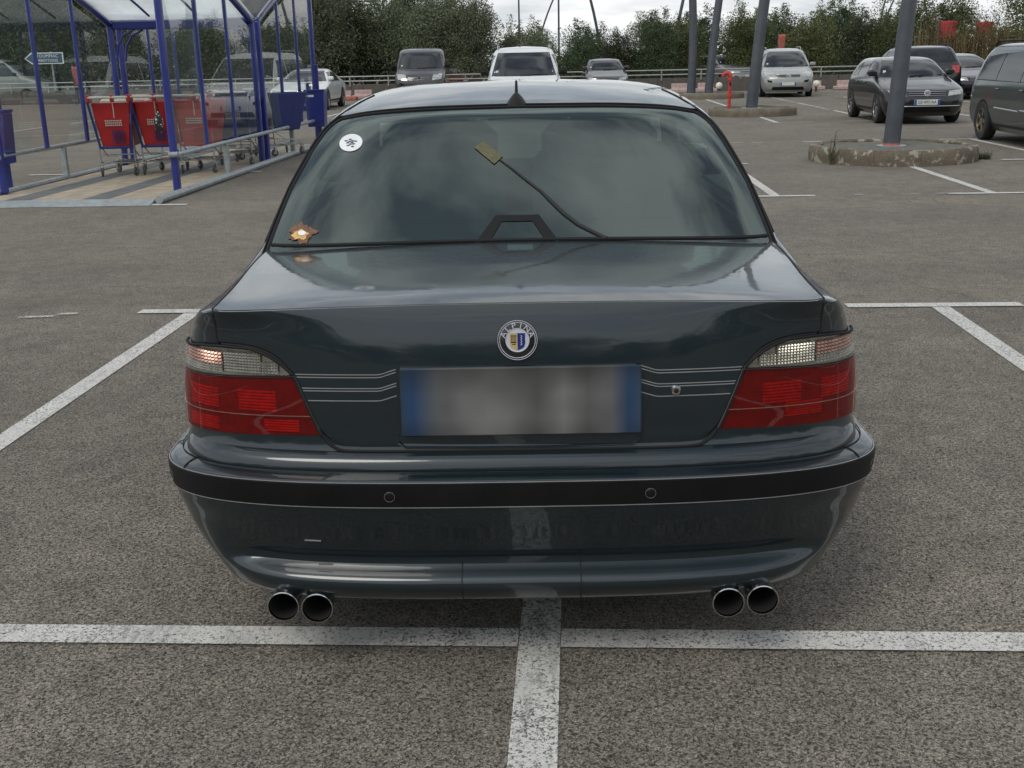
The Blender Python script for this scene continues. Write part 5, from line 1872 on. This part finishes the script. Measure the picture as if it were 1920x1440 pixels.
# estate at the edge: nose towards the camera, its flank in view
g, s, zf = vehicle('mpv', 'dark green estate with bronze wheel and bright side strip', 'car', (8.78, 15.55, 0), -.075, 'paint_green', H=1.60, L=4.65, rails='black', Wk=.98, rim='bronze')
for y0, y1 in ((2.1, 3.15), (1.0, 2.0)):
    MB().tube([s.side(y0, zf(.58), -1, .012), s.side(y1, zf(.60), -1, .012)], .012, 6).build('side_strip', 'silver_line', g)
# left of the saloon
g, s, zf = vehicle('sedan', 'white coupe with a dark grille beyond the shelter', 'car', (-6.78, 36.6, 0), -.04, 'paint_white', H=1.32, L=4.5)
MB().tube([s.front(-.10, zf(.57), .018), s.front(.10, zf(.66), .018)], .010, 5).build('badge_bar', 'chrome', g)
vehicle('ludo', 'pale silver tall van seen from the side beyond the wall', 'van', (-20.2, 51.2, 0), math.pi / 2 + .05, 'paint_silver', H=2.0, L=4.6, name='parked_van')

# direction sign and banners
sg_ = thing('direction_sign', 'blue arrow direction sign with white border and two lines of lettering', 'sign', (-20.1, 50.4, 0))
pl = [(-.95, 0), (-.65, .24), (.75, .24), (.75, -.24), (-.65, -.24)]
MB().prism([(x, 1.92 + z) for x, z in pl], -.02, .02).build('border', 'sticker_white', sg_, smooth=False)
MB().prism([(x * .94 + .0, 1.92 + z * .84) for x, z in pl], -.026, -.02).build('face', 'sign_blue', sg_, smooth=False)
MB().tube([(.2, .06, 0), (.2, .06, 2.2)], .045, 8).build('sign_post', 'galvanised', sg_)
text_mesh('TOUMPIAC', .19, 'sticker_white', sg_, (.06, -.030, 2.01), (R(90), 0, 0), sx=1.0)
text_mesh('PEREYTIONS', .17, 'sticker_white', sg_, (.06, -.030, 1.82), (R(90), 0, 0), sx=.95)


def banner(x, y, z0, z1, w, label, mat, rz=0.0):
    t = thing('flag_banner', label, 'banner', (x, y, 0), rz)
    rows_ = []
    for k in range(9):
        z = z0 + (z1 - z0) * k / 8
        rows_.append([(i_ * w / 5, .06 * math.sin(i_ * 1.1 + k * .7), z + .02 * math.sin(i_ * 2 + k)) for i_ in range(6)])
    MB().grid(rows_).build('cloth', mat, t, solid=.004)
    MB().tube([(0, 0, 0), (0, 0, z1 + .1)], .022, 8).build('flag_pole', 'pole_grey', t)
    return t


banner(-17.9, 47.4, .75, 1.55, .34, 'faded red upright banner at the wall beside the pale van', 'banner_faded')
banner(20.4, 54.0, 1.95, 2.75, .75, 'red flag fluttering before the brown reeds above the blue saloon', 'banner_red')
banner(22.3, 54.5, 2.05, 2.7, .80, 'red flag before the reeds above the hidden black car', 'banner_red')
banner(12.6, 53.0, 1.1, 2.3, .32, 'dull red banner among the green trees behind the people carrier', 'banner_faded')

# ================================================================== trees
def crown_mesh(name, w, h, n, mat, lobes, leaf_s, spiky=0.0, seed=1):
    r = np.random.default_rng(seed)
    cs = []
    for k in range(lobes):
        a = r.uniform(0, 2 * math.pi); rad = w / 2 * r.uniform(.15, .72)
        z = h * r.uniform(.16, .86)
        cs.append((rad * math.cos(a) * (1 - .45 * z / h), rad * math.sin(a) * (1 - .45 * z / h), z, w * r.uniform(.16, .30), h * r.uniform(.10, .19)))
    cs = np.array(cs)
    idx = r.integers(0, lobes, n)
    d = r.normal(size=(n, 3)); d /= np.linalg.norm(d, axis=1)[:, None]
    rad = r.uniform(.45, 1.08, n) ** .6
    P = np.stack([cs[idx, 0] + d[:, 0] * cs[idx, 3] * rad, cs[idx, 1] + d[:, 1] * cs[idx, 3] * rad, cs[idx, 2] + d[:, 2] * cs[idx, 4] * rad], 1)
    if spiky:
        m = n // 5
        top = cs[r.integers(0, lobes, m)]
        k = r.uniform(0, 1, m)
        P[:m] = np.stack([top[:, 0] + r.normal(0, .10, m), top[:, 1] + r.normal(0, .10, m), top[:, 2] + top[:, 4] * (.7 + k * spiky)], 1)
    P[:, 2] = np.maximum(P[:, 2], .08)
    ax = r.normal(size=(n, 3)); ax[:, 2] += .35; ax /= np.linalg.norm(ax, axis=1)[:, None]
    bx = np.cross(ax, r.normal(size=(n, 3))); bx /= np.linalg.norm(bx, axis=1)[:, None]
    s_ = leaf_s * r.uniform(.55, 1.35, n)[:, None]
    V = np.concatenate([P - ax * s_ * .5, P + bx * s_ * .30, P + ax * s_ * .6, P - bx * s_ * .30], 1).reshape(-1, 3)
    F = np.arange(4 * n).reshape(-1, 4)
    me = bpy.data.meshes.new(name)
    me.from_pydata(V.tolist(), [], F.tolist())
    me.materials.append(M[mat])
    return me, cs


def trunk_mesh(h, cs, rad):
    mb = MB()
    mb.tube([(0, 0, -.05), (.04, .02, h * .25), (-.03, .05, h * .55), (.02, 0, h * .85)], [rad, rad * .8, rad * .5, rad * .15], 8)
    for c in cs[:: max(1, len(cs) // 9)]:
        z0 = max(.2, c[2] * .55)
        mb.tube([(0, 0, z0), (c[0] * .5, c[1] * .5, (z0 + c[2]) / 2 + .1), (c[0], c[1], c[2])], [rad * .35, rad * .22, rad * .08], 5)
    return mb


TREES = []
VAR = {}
for k, (nm, mat, n, lobes, ls, sp) in enumerate([('willow', 'leaf_willow', 24000, 46, .085, 1.5), ('dark', 'leaf_dark', 22000, 40, .09, .9), ('olive', 'leaf_olive', 20000, 40, .088, 1.3), ('green', 'leaf_green', 22000, 42, .088, 1.1), ('brown', 'leaf_brown', 8000, 26, .095, 2.2)]):
    VAR[nm] = []
    for v in range(2):
        me, cs = crown_mesh(nm + '_crown', 4.2, 4.6, n, mat, lobes, ls, sp, seed=11 * k + v + 3)
        tmb = trunk_mesh(4.6, cs, .13)
        VAR[nm].append((me, tmb))
TM = {}
LAB = {'willow': 'grey green willow with wispy twigs in the belt behind the wall', 'dark': 'dense dark green tree in the belt behind the wall',
       'olive': 'olive brown leaved tree in the belt behind the wall', 'green': 'mid green leafy tree in the belt behind the wall', 'brown': 'brownish thin shrub among reeds behind the wall'}


def tree(kind, x, y, h, w, rz, v, label=None, group=None):
    me, tmb = VAR[kind][v]
    t = thing('tree', label or LAB[kind], 'tree', (x, y, -.02), rz, group or (kind + ' trees of the belt'))
    c = bpy.data.objects.new('crown', me); col.objects.link(c); c.parent = t
    key = (kind, v)
    if key not in TM:
        TM[key] = tmb.build('trunk', 'bark', t)
        b = TM[key]
    else:
        b = TM[key].copy(); col.objects.link(b); b.parent = t
    for o in (c, b):
        o.scale = (w / 4.2, w / 4.2, h / 4.6)
    return t


r = np.random.default_rng(5)
# front row: heights follow the skyline of the photograph (tall at the shelter, low in the middle)
def sky_h(x):
    return np.interp(x, [-34, -20, -10, -4, -1.0, 0.8, 3.5, 6.5, 9, 13, 17, 20, 26, 36], [7.5, 7.0, 6.2, 4.6, 4.2, 2.95, 2.85, 3.2, 3.6, 3.7, 3.6, 4.0, 4.5, 5.5])

kinds_l = ['dark', 'willow', 'olive', 'willow', 'green', 'willow']
for i_, x in enumerate(list(np.arange(-63, -33, 3.0)) + list(np.arange(-33, 36, 1.75)) + list(np.arange(37, 64, 3.0))):
    x += r.uniform(-.5, .5)
    y = 52.5 + r.uniform(-.6, 1.6) + (2.5 if x < -9 else 0) + (2.2 if 8.5 < x < 12.5 or -7.6 < x < -4 else 0)
    if x < -9:
        k = ['dark', 'willow', 'dark', 'green'][r.integers(4)]
    elif x < 2.2:
        k = ['willow', 'willow', 'olive', 'dark'][r.integers(4)]
    elif x < 6:
        k = ['dark', 'dark', 'olive'][r.integers(3)]
    elif x < 17.5:
        k = ['green', 'green', 'olive', 'dark'][r.integers(4)]
    elif x < 24:
        k = 'brown'
    else:
        k = ['green', 'olive'][r.integers(2)]
    h = sky_h(x) * r.uniform(.80, 1.0) * (.72 if k == 'brown' else 1)
    tree(k, x, y, h, h * r.uniform(.62, .85) + .8, r.uniform(0, 6.28), int(r.integers(2)))
# second row, fuller and darker
for x in np.arange(-64, 66, 3.1):
    x += r.uniform(-.7, .7)
    k = ['dark', 'green', 'olive', 'dark'][r.integers(4)]
    h = sky_h(x) * r.uniform(.95, 1.08)
    tree(k, x, 57.5 + r.uniform(-.8, 1.5), h, h * .8 + 1.4, r.uniform(0, 6.28), int(r.integers(2)), 'tall leafy tree in the second row of the belt', 'second row trees of the belt')
# undergrowth closing the gaps at the foot of the belt
n = 42000
xs = r.uniform(-64, 64, n); ys = r.uniform(54.5, 61, n)
zt = np.array([sky_h(v) for v in xs]) * .55
P = np.stack([xs, ys, r.uniform(.02, 1, n) * zt], 1)
ax = r.normal(size=(n, 3)); ax /= np.linalg.norm(ax, axis=1)[:, None]
bx = np.cross(ax, r.normal(size=(n, 3))); bx /= np.linalg.norm(bx, axis=1)[:, None]
s_ = .22 * r.uniform(.6, 1.3, n)[:, None]
V = np.concatenate([P - ax * s_ * .5, P + bx * s_ * .35, P + ax * s_ * .5, P - bx * s_ * .35], 1).reshape(-1, 3)
me = bpy.data.meshes.new('undergrowth'); me.from_pydata(V.tolist(), [], np.arange(4 * n).reshape(-1, 4).tolist()); me.materials.append(M['leaf_dark'])
ug = bpy.data.objects.new('undergrowth', me); col.objects.link(ug)
tag(ug, 'dark undergrowth filling the foot of the tree belt', 'undergrowth', kind='stuff')
o2 = ug.copy(); col.objects.link(o2)          # unseen copy, added to close bright gaps between the mirrored trees
o2.name = 'undergrowth'; o2.location = (0, -91, 0); o2.scale = (1, 1, 1.0)
o2['label'] = 'unseen undergrowth added to block bright gaps under the trees facing the saloon tail'
# reeds in the brown gap
mb = MB()
for k in range(420):
    x, y = r.uniform(17.5, 24.5), r.uniform(51.5, 53.5); h = r.uniform(1.2, 3.2)
    lx, ly = r.normal(0, .25), r.normal(0, .2)
    wv = Vector((.02, 0, 0))
    mb.add([Vector((x, y, 0)) - wv, Vector((x, y, 0)) + wv, Vector((x + lx, y + ly, h))], [(0, 1, 2)])
rd = mb.build('reeds', 'reed', None, smooth=False, fix=False)
tag(rd, 'dry brown reeds standing behind the wall', 'reeds', kind='stuff')
# behind the photographer: the belt and lamps that the paint and the rear window mirror
for i_, x in enumerate(np.arange(-46, 48, 4.2)):
    k = ['dark', 'green', 'olive'][i_ % 3]
    h = 6.0 + 1.8 * math.sin(i_ * 1.9)
    tree(k, x, -30 + r.uniform(-2, 2), h, h * .95 + 1.5, r.uniform(0, 6.28), i_ % 2, 'leafy tree in the belt facing the tail of the saloon', 'trees facing the saloon tail')
